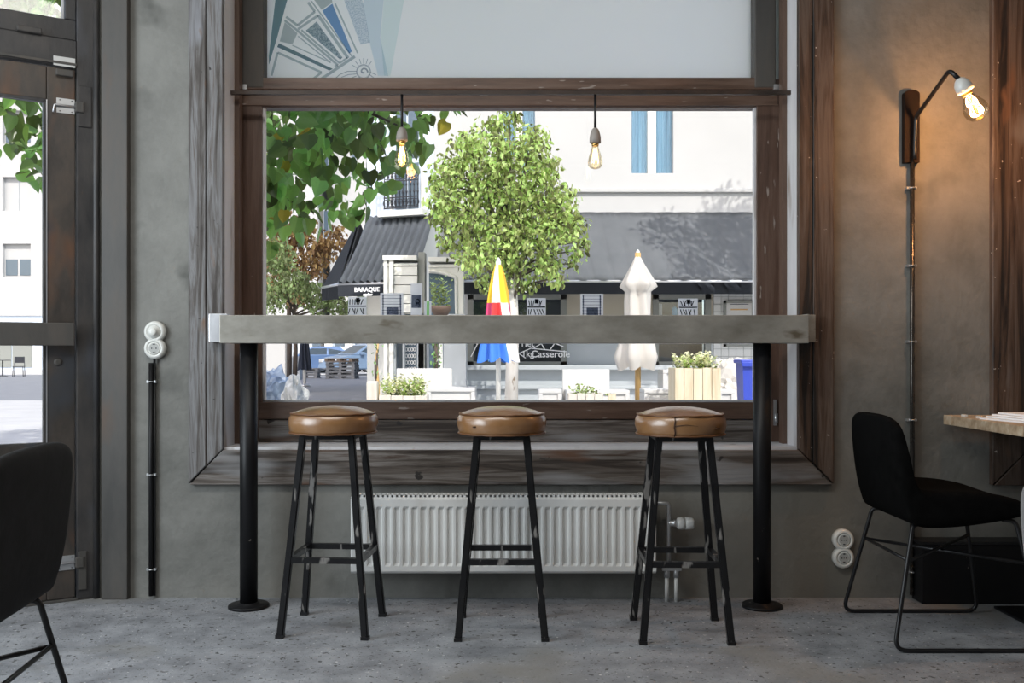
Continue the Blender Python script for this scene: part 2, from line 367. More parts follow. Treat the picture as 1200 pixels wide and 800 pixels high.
# ---------------------------------------------------------------- the room shell
WY = 3.965                                                   # face of the window wall
bm = NB(); box(bm, -3.6, 3.4, -3.2, 3.29, -.2, 0); box(bm, -3.6, 3.4, 3.2925, 4.42, -.2, 0)
box(bm, -3.6, 3.4, 3.29, 3.2925, -.2, -.003)
struct('floor', bm, M_floor, 'speckled grey concrete floor with a thin joint')
one_ = NB(); box(one_, -3.6, 3.4, -3.2, 4.42, 3.3, 3.5); struct('ceiling', one_, M_ceil)
WX0, WX1, WZ0, WZ1 = -1.179, 1.183, .610, 2.95
bm = NB(); T = 4.42
box(bm, -1.705, WX0, WY, T, 0, 5.2); box(bm, WX1, 3.4, WY, T, 0, 5.2)
box(bm, WX0, WX1, WY, T, 0, WZ0); box(bm, WX0, WX1, WY, T, WZ1, 5.2)
struct('wall_front', bm, M_wall, 'mottled grey plaster wall around the big window')
bm = NB(); box(bm, 3.0, 3.4, -3.2, WY, 0, 3.3); struct('wall_right', bm, M_room)
bm = NB(); box(bm, -3.6, 3.4, -3.5, -3.2, 0, 3.3); struct('wall_back', bm, M_room)
bm = NB(); box(bm, -3.6, -3.22, -3.2, 3.0, 0, 3.3); struct('wall_left', bm, M_room)
# pale reveal lining + thin brown strips at the frame (the sides, sill)
bm = NB(); box(bm, WX0-.001, WX0+.006, WY+.0, 4.185, WZ0, WZ1); box(bm, WX1-.006, WX1+.001, WY+.0, 4.185, WZ0, WZ1)
struct('trim_1', bm, M_reveal, 'pale painted reveal linings on both sides of the window')
bm = NB(); box(bm, WX0+.006, WX1-.006, WY-.01, 4.19, WZ0-.002, WZ0+.010, bev=.002); struct('trim_2', bm, M_reveal, 'pale painted inner window sill')
bm = NB(); box(bm, WX0+.004, WX0+.026, 4.10, 4.15, WZ0+.010, WZ1); box(bm, WX1-.026, WX1-.004, 4.10, 4.15, WZ0+.010, WZ1)
struct('trim_3', bm, M_trimb, 'thin brown strips along the window reveal')
# casing boards with mitred lower corners
yo, yi = WY-.028, WY+.001
def casing(name, polys, m, label):
    r = sroot(name, label)
    for i, p in enumerate(polys):
        bm = NB(); prism(bm, p, yo+random.uniform(-.003, .003), yi)
        bmesh.ops.bevel(bm, geom=[e for e in bm.edges if abs(e.verts[0].co.y-e.verts[1].co.y) < .001 and e.verts[0].co.y < WY-.01], offset=.003, segments=1, affect='EDGES')
        obj('plank', bm, m, r)
xl0, xl1, xr0, xr1 = X(221, 3.94), X(262, 3.95), X(935, 3.95), X(977, 3.94)
zb = Z(568, 3.94); zt = Z(527, 3.95)
xm = xl0+(xl1-xl0)*.52
zm = zb+(zt-zb)*.52
casing('trim_4', [[(xl0, zb+.006), (xm-.0015, zm+.006), (xm-.0015, 3.1), (xl0, 3.1)], [(xm+.0015, zm+.006), (xl1, zt+.004), (xl1, 3.1), (xm+.0015, 3.1)]], M_woodg, 'weathered vertical boards left of the window, grey partly from painted glare')
xq = xr0+(xr1-xr0)*.40; zq = zt+(zb-zt)*.40
casing('trim_5', [[(xr0, zt+.004), (xq-.001, zq+.006), (xq-.001, 3.1), (xr0, 3.1)], [(xq+.001, zq+.006), (xr1, zb+.006), (xr1, 3.1), (xq+.001, 3.1)]], M_woodb, 'brown weathered vertical boards right of the window')
casing('trim_6', [[(xl0+.004, zb), (xl1, zt), (xr0, zt), (xr1-.004, zb)]], M_woodh, 'weathered horizontal board under the window')
# a second window's casing at the right edge of the wall
x20 = X(1163, 3.94)
casing('trim_7', [[(x20, Z(568, 3.94)), (x20+.145, Z(527, 3.94)), (x20+.145, 3.1), (x20, 3.1)]], M_woodb, 'brown weathered boards of the next window at the right edge')
casing('trim_8', [[(x20+.006, Z(568, 3.94)-.002), (2.99, Z(568, 3.94)-.002), (2.99, Z(527, 3.94)), (x20+.148, Z(527, 3.94))]], M_woodb, 'brown board under the next window at the right edge')

# ---------------------------------------------------------------- the big window
win = sroot('window_1', 'large two-part window in worn brown frames')
FY0, FY1, GY = 4.19, 4.27, 4.235
D = FY0
def xx(p): return X(p, D)
def zz(p): return Z(p, D)
xa, xb = WX0, WX1
lf = NB(); box(lf, xa, xx(307), FY0, FY1, WZ0, zz(112), bev=.004); obj('frame_stile', lf, M_frame_v, win)
lf = NB(); box(lf, xx(887), xb, FY0, FY1, WZ0, zz(112), bev=.004); obj('frame_stile', lf, M_frame_v, win)
lf = NB(); box(lf, xx(284), xx(310), FY0-.0215, FY1, zz(104), WZ1, bev=.006); obj('frame_stile', lf, M_post, win)
lf = NB(); box(lf, xx(883), xx(908), FY0-.0215, FY1, zz(104), WZ1, bev=.006); obj('frame_stile', lf, M_post, win)
lf = NB(); box(lf, xa, xb, FY0+.01, FY1, zz(125), zz(92), bev=.003); obj('frame_back_rail', lf, M_frame_h, win)
lf = NB(); box(lf, xx(284), xx(908), FY0-.018, FY1-.02, zz(106), zz(92), bev=.005); obj('frame_rail', lf, M_frame_h, win)
lf = NB(); box(lf, xx(307)-.09, xx(887)+.09, FY0-.006, FY1-.02, zz(124), zz(112.5), bev=.003); obj('frame_rail', lf, M_frame_h, win)
lf = NB(); box(lf, xx(304), xx(889), FY0-.004, FY1, zz(491), zz(471), bev=.004); obj('frame_rail', lf, M_frame_h, win)
lf = NB(); box(lf, xx(304), xx(889), FY0-.018, FY1, WZ0+.011, zz(492), bev=.004); obj('frame_rail', lf, M_woodh, win)
for a, b in ((307, 309.2), (884.8, 887)):
    lf = NB(); box(lf, xx(a), xx(b), FY0+.012, GY, zz(470), zz(124)); obj('glazing_bead', lf, M_reveal, win)
lf = NB(); box(lf, xx(307), xx(887), FY0+.012, GY, zz(471), zz(469)); obj('glazing_bead', lf, M_reveal, win)
lf = NB(); box(lf, xx(306), xx(888), GY, GY+.005, zz(472), zz(122)); obj('lower_pane', lf, M_glass, win)
lf = NB(); box(lf, xx(309), xx(884), GY, GY+.006, zz(94), WZ1-.03); fp = obj('frosted_upper_pane', lf, M_frost, win); fp['label'] = 'milky frosted upper pane'
lf = NB(); box(lf, xa, xb, FY0, FY1, WZ1-.06, WZ1); obj('frame_rail', lf, M_frame_h, win)
for px in (288, 908):      # small hinges
    lf = NB(); box(lf, xx(px)-.012, xx(px)+.012, FY0-.03, FY0-.004, zz(107), zz(101)); obj('hinge', lf, M_zinc, win)
lf = NB(); box(lf, xx(906), xx(909), FY0-.02, FY0-.001, zz(498), zz(468)); lathe(lf, [(.008, zz(495)), (.008, zz(484))], (xx(907.5), FY0-.025, 0), 8); obj('window_latch', lf, M_zinc, win)
# etched fan and eye on the frosted pane
art = []
AY = GY-.0012
def A(x, y): return (xx(300+x/7.5), zz(y/7.5))
def artpoly(pts, m, name='glass_film', lab=None, k=[0]):
    k[0] += 1; off = .00025*(k[0] % 6)
    b = NB(); v = [b.verts.new((A(x, y)[0], AY-off, A(x, y)[1])) for x, y in pts]; b.faces.new(v)
    o = obj(name, b, m, win); 
    if lab: o['label'] = lab
    return o
def artline(pts, wd, m, name='film_line', k=[0]):
    k[0] += 1
    b = NB()
    for p, q in zip(pts, pts[1:]):
        p = Vector(A(*p)); q = Vector(A(*q)); d = (q-p).normalized(); s = Vector((-d.y, d.x))*wd/7.5*D/F/2
        vs = [b.verts.new((c.x, AY-.0016-.0001*(k[0] % 5), c.y)) for c in (p+s, q+s, q-s, p-s)]
        b.faces.new(vs)
    return obj(name, b, m, win)
f_teal = film('teal_film', (.24, .35, .38)); f_grey = film('grey_film', (.55, .60, .61)); f_dark = film('dark_teal_film', (.22, .31, .34))
f_blue = film('blue_film', (.26, .42, .66)); f_pale = film('pale_blue_film', (.76, .84, .90)); f_line = film('grey_line_film', (.52, .58, .60)); f_ink = film('ink_film', (.38, .42, .48))
f_mint = film('mint_film', (.84, .92, .92))
f_sp1 = film_speck('speckled_teal_film', (.20, .28, .32), (.55, .62, .66)); f_sp2 = film_speck('speckled_pale_film', (.55, .64, .72), (.80, .85, .90), 180)
artpoly([(175, -200), (320, -250), (245, 0), (165, 300), (92, 540), (90, 470), (145, 0)], f_teal, lab='teal wedge of the fan')
artpoly([(232, 165), (345, 262), (300, 362), (188, 335)], f_grey)
artpoly([(180, 352), (660, 580), (628, 594), (165, 385)], f_dark, lab='dark teal bar of the fan')
artpoly([(420, 240), (515, 160), (745, 480), (725, 497)], f_sp1, lab='speckled wedge of the fan')
artpoly([(390, -160), (520, -80), (600, 20), (565, 65), (655, 0), (830, 425), (805, 443)], f_blue, lab='blue wedge of the fan') if False else artpoly([(565, 65), (655, 0), (830, 425), (805, 443)], f_blue, lab='blue wedge of the fan')
artpoly([(700, -220), (830, -260), (930, 0), (990, 345), (905, 362), (770, 0)], f_sp2, lab='pale speckled wedge of the fan')
artpoly([(930, -250), (1130, -250), (1080, 300), (1150, 640), (1060, 640), (985, 340), (930, 0)], f_pale)
artpoly([(1130, -250), (1330, -250), (1170, 640), (1115, 640), (1085, 300)], f_mint)
artpoly([(470, -60), (640, -120), (655, -10), (560, 55), (520, 0)], f_grey)
artline([(245, 118), (345, 195), (500, 72), (440, -10)], 22, f_line)
artline([(232, 150), (345, 240), (705, 548), (675, 560)], 20, f_line)
artline([(350, 228), (530, 105)], 22, f_line)
artline([(530, 105), (795, 485)], 26, f_line)
artline([(380, 235), (720, 530), (790, 480)], 16, f_line)
artline([(470, -20), (830, 470)], 12, f_line)
artline([(300, 370), (640, 525), (350, 290)], 10, f_line)
artline([(115, 640), (170, 435), (560, 612), (490, 665)], 20, f_line)
artline([(560, 668), (855, 470)], 26, f_line)
artline([(680, 0), (880, 440)], 14, f_line)
def circ(cx, cy, r, a0=0, a1=2*PI, n=22): return [(cx+r*math.cos(a0+(a1-a0)*i/n), cy+r*math.sin(a0+(a1-a0)*i/n)) for i in range(n+1)]
artline(circ(932, 605, 62), 7, f_ink, 'eye_drawing'); artline(circ(932, 605, 54), 3, f_ink, 'eye_drawing')
artline([(932+r*math.cos(r*.17), 605+r*math.sin(r*.17)) for r in range(4, 40, 2)], 14, f_ink, 'eye_drawing')
for a in (-150, -128, -108, -90, -72, -52):
    c, s = math.cos(math.radians(a)), math.sin(math.radians(a)); artline([(932+70*c, 605+70*s), (932+120*c, 605+120*s)], 5, f_ink, 'eye_drawing')
artline([(675, 672), (720, 630), (790, 602), (868, 602)], 6, f_ink, 'eye_drawing'); artline([(735, 655), (800, 630), (870, 625)], 5, f_ink, 'eye_drawing')
artline([(800, 672), (870, 642)], 5, f_ink, 'eye_drawing'); artline([(990, 610), (1045, 632)], 5, f_ink, 'eye_drawing'); artline([(985, 630), (1030, 665)], 5, f_ink, 'eye_drawing')

# ---------------------------------------------------------------- stickers on the lower pane
def sticker(x0, x1, y0, kind, label):
    w_, h_ = xx(x1)-xx(x0), zz(y0)-zz(384)
    y = GY-.002
    r = thing('window_sticker', label, 'sticker', ((xx(x0)+xx(x1))/2, GY-.001, zz(384)), 0, 'stickers along the lower window pane')
    b = NB(); box(b, xx(x0), xx(x1), y, y+.0015, zz(384), zz(y0)); obj('sheet', b, M_sticker, r)
    b = NB(); zc = zz(y0)
    if kind == 'lines':
        n = 9
        for i in range(n): box(b, xx(x0)+w_*.08, xx(x1)-w_*.08, y-.0006, y, zc-h_*(.06+.085*i)-.002, zc-h_*(.06+.085*i))
        box(b, xx(x0)+w_*.27, xx(x1)-w_*.22, y-.0009, y, zc-h_*.62, zc-h_*.40)
        box(b, xx(x0)+w_*.10, xx(x0)+w_*.15, y-.0007, y, zc-h_*.8, zc-h_*.04); box(b, xx(x1)-w_*.16, xx(x1)-w_*.10, y-.0007, y, zc-h_*.8, zc-h_*.04)
        obj('print', b, M_sticker_l, r)
    elif kind == 'scribble':
        rr = random.Random(int(x0))
        for row in (0, 1):
            zz0 = zc-h_*(.05+.30*row)
            for i in range(6):
                xs = xx(x0)+w_*(.10+.14*i); bar(b, (xs, y-.0006, zz0-h_*.02), (xs+rr.uniform(-.01, .012), y-.0006, zz0-h_*.2), .0035, .0008, Vector((0, 1, 0)))
        box(b, xx(x0)+w_*.03, xx(x1)-w_*.03, y-.0008, y, zc-h_*.32, zc-h_*.28); box(b, xx(x0)+w_*.42, xx(x0)+w_*.62, y-.0012, y, zc-h_*.18, zc-h_*.03)
        obj('print', b, M_sticker_k, r)
    elif kind == 'bottle':
        box(b, xx(x0)+w_*.08, xx(x1)-w_*.1, y-.0006, y, zc-h_*.55, zc-h_*.26); obj('print', b, M_sticker_l, r)
        b = NB(); q = Matrix.Rotation(PI/2, 4, 'X')
        cx, cz = xx(x0)+w_*.62, zc-h_*.40
        for i in range(18):
            a, a2 = 2*PI*i/18, 2*PI*(i+1)/18
            bar(b, (cx+.0085*math.cos(a), y-.0012, cz+.0085*math.sin(a)), (cx+.0085*math.cos(a2), y-.0012, cz+.0085*math.sin(a2)), .004, .0008, Vector((0, 1, 0)))
        bar(b, (cx-.004, y-.0012, cz-.008), (cx-.008, y-.0012, cz-.018), .003, .0008, Vector((0, 1, 0))); bar(b, (cx+.004, y-.0012, cz-.008), (cx+.008, y-.0012, cz-.018), .003, .0008, Vector((0, 1, 0)))
        obj('emblem', b, M_sticker_k, r)
    else:
        box(b, xx(x0)+w_*.35, xx(x0)+w_*.7, y-.0006, y, zz(384), zc); obj('print', b, M_sticker_g, r)
sticker(406, 428, 347, 'scribble', 'white printed sticker with dark lettering, leftmost on the window')
sticker(444, 471.5, 342.5, 'lines', 'ruled white sticker with a grey block, left half of the window')
sticker(480, 493.5, 331, 'bottle', 'tall narrow sticker with a round black emblem')
sticker(496, 504.5, 352, 'green', 'small white sticker with a green stripe')
sticker(617.5, 640, 348.5, 'scribble', 'white printed sticker with dark lettering at the window middle')
sticker(681, 708, 343.5, 'lines', 'ruled white sticker with a grey block, right of the window middle')
sticker(797, 820, 349, 'scribble', 'white printed sticker with dark lettering, rightmost on the window')

# ---------------------------------------------------------------- curtain rod with pendant bulbs
RY = 4.05
rod = NB(); box(rod, X(264, RY), X(929, RY), RY-.008, RY+.008, Z(111, RY), Z(106.6, RY)); tag(obj('hanging_rod', rod, M_darkrod), 'thin dark steel rod across the window, carrying the pendant bulbs', 'rod')
def bulb_prof(s=1):      # from the neck (z=0) downwards
    return [(.012*s, 0), (.014*s, -.010*s), (.019*s, -.03*s), (.027*s, -.055*s), (.032*s, -.078*s), (.031*s, -.092*s), (.022*s, -.104*s), (.006*s, -.109*s)]
def filaments(bm, M, s=1, n=5):
    for k in range(n):
        a = 2*PI*k/n; a2 = a+PI/n
        pts = [M @ Vector((.007*s*math.cos(a), .007*s*math.sin(a), -.02*s)), M @ Vector((.017*s*math.cos(a2), .017*s*math.sin(a2), -.088*s)), M @ Vector((.007*s*math.cos(a+2*PI/n), .007*s*math.sin(a+2*PI/n), -.02*s))]
        tube(bm, fillet(pts, .006, 3), .0011*s, 5)
def pendant(px, topy, neck, fil, label, power):
    x = X(px, RY); r = thing('pendant_lamp', label, 'lamp', (x, RY, Z(111, RY)), 0, 'bare bulbs hanging from the rod in the window')
    b = NB(); tube(b, [(x, RY, Z(110, RY)), (x, RY, Z(topy+1, RY))], .0055, 8); obj('cord', b, M_blackrod, r)
    zt_, zn = Z(topy, RY), Z(neck, RY); h = zt_-zn
    b = NB(); lathe(b, [(.008, zt_), (.015, zt_-h*.12), (.021, zt_-h*.4), (.024, zt_-h*.7), (.024, zn), (.016, zn-.001)], (x, RY, 0), 24); obj('socket', b, M_socket, r)
    b = NB(); lathe(b, [(.016, 0), (.015, -.012), (.013, -.014)], (x, RY, zn), 20); obj('bulb_collar', b, M_brass, r)
    b = NB(); lathe(b, bulb_prof(.97), (x, RY, zn-.004), 24); o = obj('bulb', b, M_bulbglass, r)
    b = NB(); filaments(b, Matrix.Translation((x, RY, zn-.004)), .95); obj('filament', b, fil, o, local=False)
    if power:
        l = bpy.data.lights.new('bulb_light', 'POINT'); l.energy = power; l.color = (1, .62, .3); l.shadow_soft_size = .02
        lo = bpy.data.objects.new('bulb_light', l); C.objects.link(lo); lo.parent = r; lo.location = (0, 0, zn-.06-Z(111, RY))
pendant(471, 149, 165, M_fil, 'glowing amber bulb in a grey socket, left of the pendants', .4)
pendant(697.5, 150, 167.5, M_fildim, 'nearly unlit clear bulb in a grey socket, right of the pendants', 0)

# ---------------------------------------------------------------- the bar counter, its posts
bc = thing('bar_counter', 'long raw steel bar ledge in front of the window on two black posts', 'counter', (0, 3.84, 0))
zc0, zc1 = Z(402, 3.74), Z(369, 3.74)
b = NB(); box(b, X(257, 3.74), X(948, 3.74), 3.74, 3.935, zc0, zc1, bev=.003); o = obj('ledge', b, M_steel, bc)
b = NB(); box(b, X(245, 3.9), X(258, 3.9)+.03, 3.895, 3.937, zc0+.006, zc1+.012, bev=.003); o = obj('end_plate', b, M_bright, bc); o['label'] = 'bright steel end plate'
b = NB(); box(b, X(946, 3.9)-.02, X(955.5, 3.9), 3.895, 3.937, zc0+.006, zc1+.008, bev=.003); o = obj('end_plate', b, M_steel, bc)
b = NB(); box(b, X(948, 3.74)-.004, X(948, 3.74)+.003, 3.745, 3.9, zc0+.004, zc1+.004); obj('end_cap', b, M_steel, bc)
for px in (291.5, 893):
    x = X(px, 3.82)
    b = NB(); lathe(b, [(.0345, .012), (.0345, zc0)], (x, 3.82, 0), 28); p = obj('post', b, M_blackpost, bc)
    b = NB(); lathe(b, [(.080, 0), (.080, .008), (.076, .012), (.045, .013), (.042, .020), (.036, .021)], (x, 3.82, 0), 32); obj('base_disc', b, M_blackpost, p)

# ---------------------------------------------------------------- bar stools
def make_stool(label):
    r = thing('bar_stool', label, 'stool', (0, 0, 0), 0, 'tan leather bar stools at the window ledge')
    hb, ht, zt_ = .152, .088, .708
    def leg_at(sx, sy, z):
        k = z/zt_; h = hb+(ht-hb)*k; return Vector((sx*h, sy*h, z))
    for sx, sy in ((-1, -1), (1, -1), (-1, 1), (1, 1)):
        b = NB(); bar(b, leg_at(sx, sy, 0.006), leg_at(sx, sy, zt_), .025, .025, Vector((0, 1, 0)))
        bmesh.ops.bevel(b, geom=b.edges[:], offset=.004, segments=2, affect='EDGES')
        l = obj('leg', b, M_black, r, True)
        b = NB(); q = leg_at(sx, sy, 0); box(b, q.x-.014, q.x+.014, q.y-.014, q.y+.014, 0, .012); obj('foot_cap', b, M_blackrod, l, True)
    zf = .27
    for a, c in (((-1, -1), (1, -1)), ((1, -1), (1, 1)), ((1, 1), (-1, 1)), ((-1, 1), (-1, -1))):
        b = NB(); bar(b, leg_at(*a, zf), leg_at(*c, zf), .020, .020); obj('footrest_bar', b, M_black, r, True)
    b = NB()
    for a, c in (((-1, -1), (1, -1)), ((1, -1), (1, 1)), ((1, 1), (-1, 1)), ((-1, 1), (-1, -1))):
        bar(b, leg_at(*a, zt_-.004), leg_at(*c, zt_-.004), .022, .016)
    obj('seat_frame', b, M_black, r, True)
    b = NB(); R = .152
    wr = lambda a, i: 1+(.006*math.sin(a*11+i)+.004*math.sin(a*23+2*i) if 1 < i < 8 else 0)
    lathe(b, [(.10, .712), (R-.006, .712), (R+.004, .716), (R+.006, .728), (R+.011, .748), (R+.009, .768), (R+.001, .782), (R-.004, .786), (R-.010, .7885),
              (R-.03, .796), (R-.06, .804), (R-.10, .810), (.02, .8125)], (0, 0, 0), 56, rf=wr); s = obj('cushion', b, M_leather, r, True)
    for z, rr, q in ((.785, R+.002, .0035), (.7155, R+.006, .0035)):
        b = NB(); n = 56
        tube(b, [(rr*math.cos(2*PI*k/n), rr*math.sin(2*PI*k/n), z+.0008*math.sin(k*1.7)) for k in range(n+1)], q, 6, False); obj('piping', b, M_piping, s, True)
    return r
s1 = make_stool('left bar stool with smooth tan leather seat, in front of the radiator left end')
s1.location = (-.650, 3.544, 0); s1.rotation_euler = (0, 0, math.radians(-4))
s2 = dup(s1, (-.0305, 3.518, 0), 0, 'middle bar stool with tan leather seat, centred before the radiator')
s3 = dup(s1, (.613, 3.478, 0), math.radians(-1.2), 'right bar stool whose tan leather seat has a vertical split seam')
cush = [c for c in s3.children if c.name.startswith('cushion')][0]
b = NB(); R = .1645
def on_rim(a, z, dr=0): return Vector(((R+dr)*math.cos(a), (R+dr)*math.sin(a), z))
a0 = math.radians(-106)
tube(b, [on_rim(a0, .784, -.010), on_rim(a0+.02, .770, -.001), on_rim(a0, .748, .001), on_rim(a0+.02, .730, -.002), on_rim(a0, .716, -.004)], .0022, 6)
o = obj('split_seam', b, M_slit, cush, True)
b = NB(); tube(b, [on_rim(a0+.004, .752, 0), on_rim(a0+.25, .757, 0), on_rim(a0+.5, .752, 0)], [.002, .0012, .0004], 6); obj('crease', b, M_slit, cush, True)
b = NB(); tube(b, [on_rim(a0+.95, .742, -.001), on_rim(a0+1.1, .740, -.001)], .003, 6); obj('small_tear', b, M_slit, cush, True)
cush2 = [c for c in s2.children if c.name.startswith('cushion')][0]
b = NB(); tube(b, [on_rim(math.radians(-128), .744, -.001), on_rim(math.radians(-124), .745, -.001)], .003, 6); obj('small_tear', b, M_slit, cush2, True)

# ---------------------------------------------------------------- radiator
rad = thing('radiator', 'white ribbed panel radiator on the wall under the window', 'radiator', (X(590, 3.87), 3.87, Z(672, 3.85)))
RF = 3.85
rx0, rx1, rz0, rz1 = X(411, RF), X(769, RF), Z(672, RF), Z(583, RF)
def panel(y0):
    b = NB(); n = 33; W = rx1-rx0; pitch = (W-.05)/n
    xs = [(rx0, 0), (rx0+.006, -.004), (rx0+.022, -.004)]
    for i in range(n):
        x = rx0+.025+pitch*i
        xs += [(x+pitch*.12, -.004), (x+pitch*.28, .006), (x+pitch*.72, .006), (x+pitch*.88, -.004)]
    xs += [(rx1-.006, -.004), (rx1, 0)]
    zs = [(rz0, 0), (rz0+.010, 1), (rz0+.030, 1), (rz0+.040, 2), (rz1-.045, 2), (rz1-.035, 1), (rz1-.008, 1), (rz1, 0)]
    rows = []
    for z, k in zs:
        rows.append([b.verts.new((x, y0+(.008 if k == 0 else (-.004 if k == 1 else d)), z)) for x, d in xs])
    for r0, r1 in zip(rows, rows[1:]):
        for i in range(len(xs)-1): b.faces.new((r0[i], r0[i+1], r1[i+1], r1[i])).smooth = False
    return b
obj('front_panel', panel(RF), M_radiator, rad)
b = NB(); box(b, rx0+.005, rx1-.012, RF+.065, RF+.075, rz0, rz1-.004); obj('back_panel', b, M_radiator, rad)
for x in (rx0, rx1-.004):
    b = NB(); box(b, x, x+.004, RF+.006, RF+.075, rz0+.008, rz1+.004); obj('side_cover', b, M_radiator, rad)
b = NB()
for i in range(62): box(b, rx0+.03+i*(rx1-rx0-.06)/62, rx0+.034+i*(rx1-rx0-.06)/62+.004, RF+.008, RF+.066, rz1+.001, rz1+.009)
box(b, rx0+.01, rx1-.03, RF+.008, RF+.014, rz1-.004, rz1+.010); box(b, rx0+.01, rx1-.03, RF+.060, RF+.066, rz1-.004, rz1+.010); obj('top_grille', b, M_radiator, rad)
b = NB(); box(b, rx0+.01, rx1-.01, RF+.02, RF+.055, rz0+.01, rz1-.02); obj('convector', b, M_grille, rad)
for x in (rx0+.2, rx1-.2):
    b = NB(); box(b, x-.015, x+.015, RF+.07, WY+.001, rz0+.03, rz1-.03); obj('wall_bracket', b, M_zinc, rad)
b = NB(); box(b, X(748, 3.88), X(752, 3.88), RF+.02, RF+.03, rz1+.008, rz1+.018); obj('vent_screw', b, M_white, rad)
VY = 3.90
b = NB(); Mx = Matrix.Rotation(PI/2, 4, 'Y')
vz = Z(613, VY); vx = X(783, VY)
tube(b, fillet([(rx1-.02, VY, rz1-.03), (vx+.002, VY, rz1-.03), (vx+.002, VY, vz), (vx+.002, VY, Z(660, VY))], .015), .009, 10)
lathe(b, [(.010, 0), (.012, .004), (.012, .02), (.015, .022), (.015, .034)], (vx, VY, vz), 16, Mx); vp = obj('valve_pipe', b, M_zinc, rad)
b = NB(); lathe(b, [(.016, .034), (.0225, .038), (.025, .052), (.025, .066), (.0235, .0665), (.0235, .069), (.025, .0695), (.023, .098), (.021, .102), (.010, .1025)], (vx, VY, vz), 24, Mx)
th = obj('thermostat_head', b, M_white, rad)
b = NB(); box(b, X(777, VY)-.004, X(798, VY), VY-.012, VY+.012, Z(668, VY), Z(664, VY)); lathe(b, [(.012, Z(676, VY)), (.012, Z(666, VY))], (X(781.5, VY), VY, 0), 12); lathe(b, [(.012, Z(676, VY)), (.012, Z(666, VY))], (X(792.5, VY), VY, 0), 12); obj('pipe_coupling', b, M_zinc, rad)
for px in (781.5, 792.5):
    b = NB(); lathe(b, [(.0085, -.0), (.0085, Z(674, VY))], (X(px, VY), VY, 0), 14); obj('supply_pipe', b, M_white, rad)

# ---------------------------------------------------------------- wall fittings
RX = Matrix.Rotation(PI/2, 4, 'X')           # lathe axis towards the room (-y)
def fitting(px, py, py2, kinds, label, name='wall_socket', cat='socket', grp=None):
    d = WY-.03; r = thing(name, label, cat, (X(px, d), WY, Z((py+py2)/2, d)), 0, grp)
    for i, (p, k) in enumerate(zip((py, py2), kinds)):
        c = (X(px, d), WY+.001, Z(p, d))
        b = NB(); lathe(b, [(.044, 0), (.044, .016), (.042, .024), (.036, .029), (.030, .030), (.0285, .027)], c, 36, RX); base = obj('rosette', b, M_plast, r)
        if k == 'dimmer':
            b = NB(); lathe(b, [(.028, .026), (.026, .032), (.016, .033), (.0155, .046), (.014, .048), (.004, .0482)], c, 28, RX); obj('rotary_knob', b, M_plast, base)
        else:
            b = NB(); lathe(b, [(.0275, .027), (.0225, .0275), (.0215, .0285), (.021, .0275)], c, 28, RX); obj('socket_rim', b, M_plast, base)
            b = NB(); lathe(b, [(.0205, .0277), (.020, .0279)], c, 28, RX); obj('socket_well', b, mat('socket_well_grey', (.42, .42, .40), .5), base)
            b = NB()
            for dx in (-.009, .009, 0): lathe(b, [(.0028 if dx else .002, .0279), (.0026 if dx else .0018, .0285)], (c[0]+dx, c[1], c[2]), 10, RX)
            for dz in (-.017, .017): box(b, c[0]-.004, c[0]+.004, c[1]-.030, c[1]-.0278, c[2]+dz-.002, c[2]+dz+.002)
            obj('contact_hole', b, M_hole, base)
    zc_ = Z((py+py2)/2, d); b = NB(); box(b, X(px, d)-.026, X(px, d)+.026, WY-.022, WY+.001, zc_-.02, zc_+.02, bev=.006); obj('bridge', b, M_plast, r)
fitting(180, 388.5, 408, ('dimmer', 'socket'), 'white round dimmer above a round socket, left of the window', 'wall_switch', 'switch')
fitting(989.5, 633, 654, ('socket', 'socket'), 'pair of white round sockets low on the wall right of the window')
def conduit(px, y0, y1, clamps, r_, label, name='cable_conduit', two=False, mt=None):
    d = WY-.02; x = X(px, d); t = thing(name, label, 'conduit', (x, d, max(Z(y1, d), 0)))
    b = NB(); tube(b, [(x, d, Z(y0, d)), (x, d, Z(y1, d))], r_, 12); obj('pipe', b, mt or M_blackpost, t)
    if two:
        b = NB(); tube(b, fillet([(x+two, d+.006, Z(y0-4, d)), (x+two, d+.006, Z(y1, d))], .01), r_*.55, 8); obj('cable', b, M_blackrod, t)
    for y in clamps:
        b = NB(); z = Z(y, d); box(b, x-.019, x+.019, d-.0, WY+.001, z-.005, z+.005); tube(b, [(x-r_*1.3, d, z), (x, d-r_*1.25, z), (x+r_*1.3, d, z)], .003, 6)
        lathe(b, [(.004, 0), (.004, .022)], (x+.016, WY, z), 8, RX); obj('clamp', b, M_zinc, t)
conduit(177, 425, 698, (447, 556, 667), .0095, 'black vertical pipe below the dimmer left of the window', two=.012)
M_cond = noisy('worn_dark_conduit', [(.05, .045, .04), (.11, .10, .09)], (9, 9, 4), 5, (.2, .35), .05, metal=.8)
conduit(1069, 186, 697, (220, 311, 400, 492, 670), .0095, 'dark metal pipe running down the wall under the wall lamp', mt=M_cond)

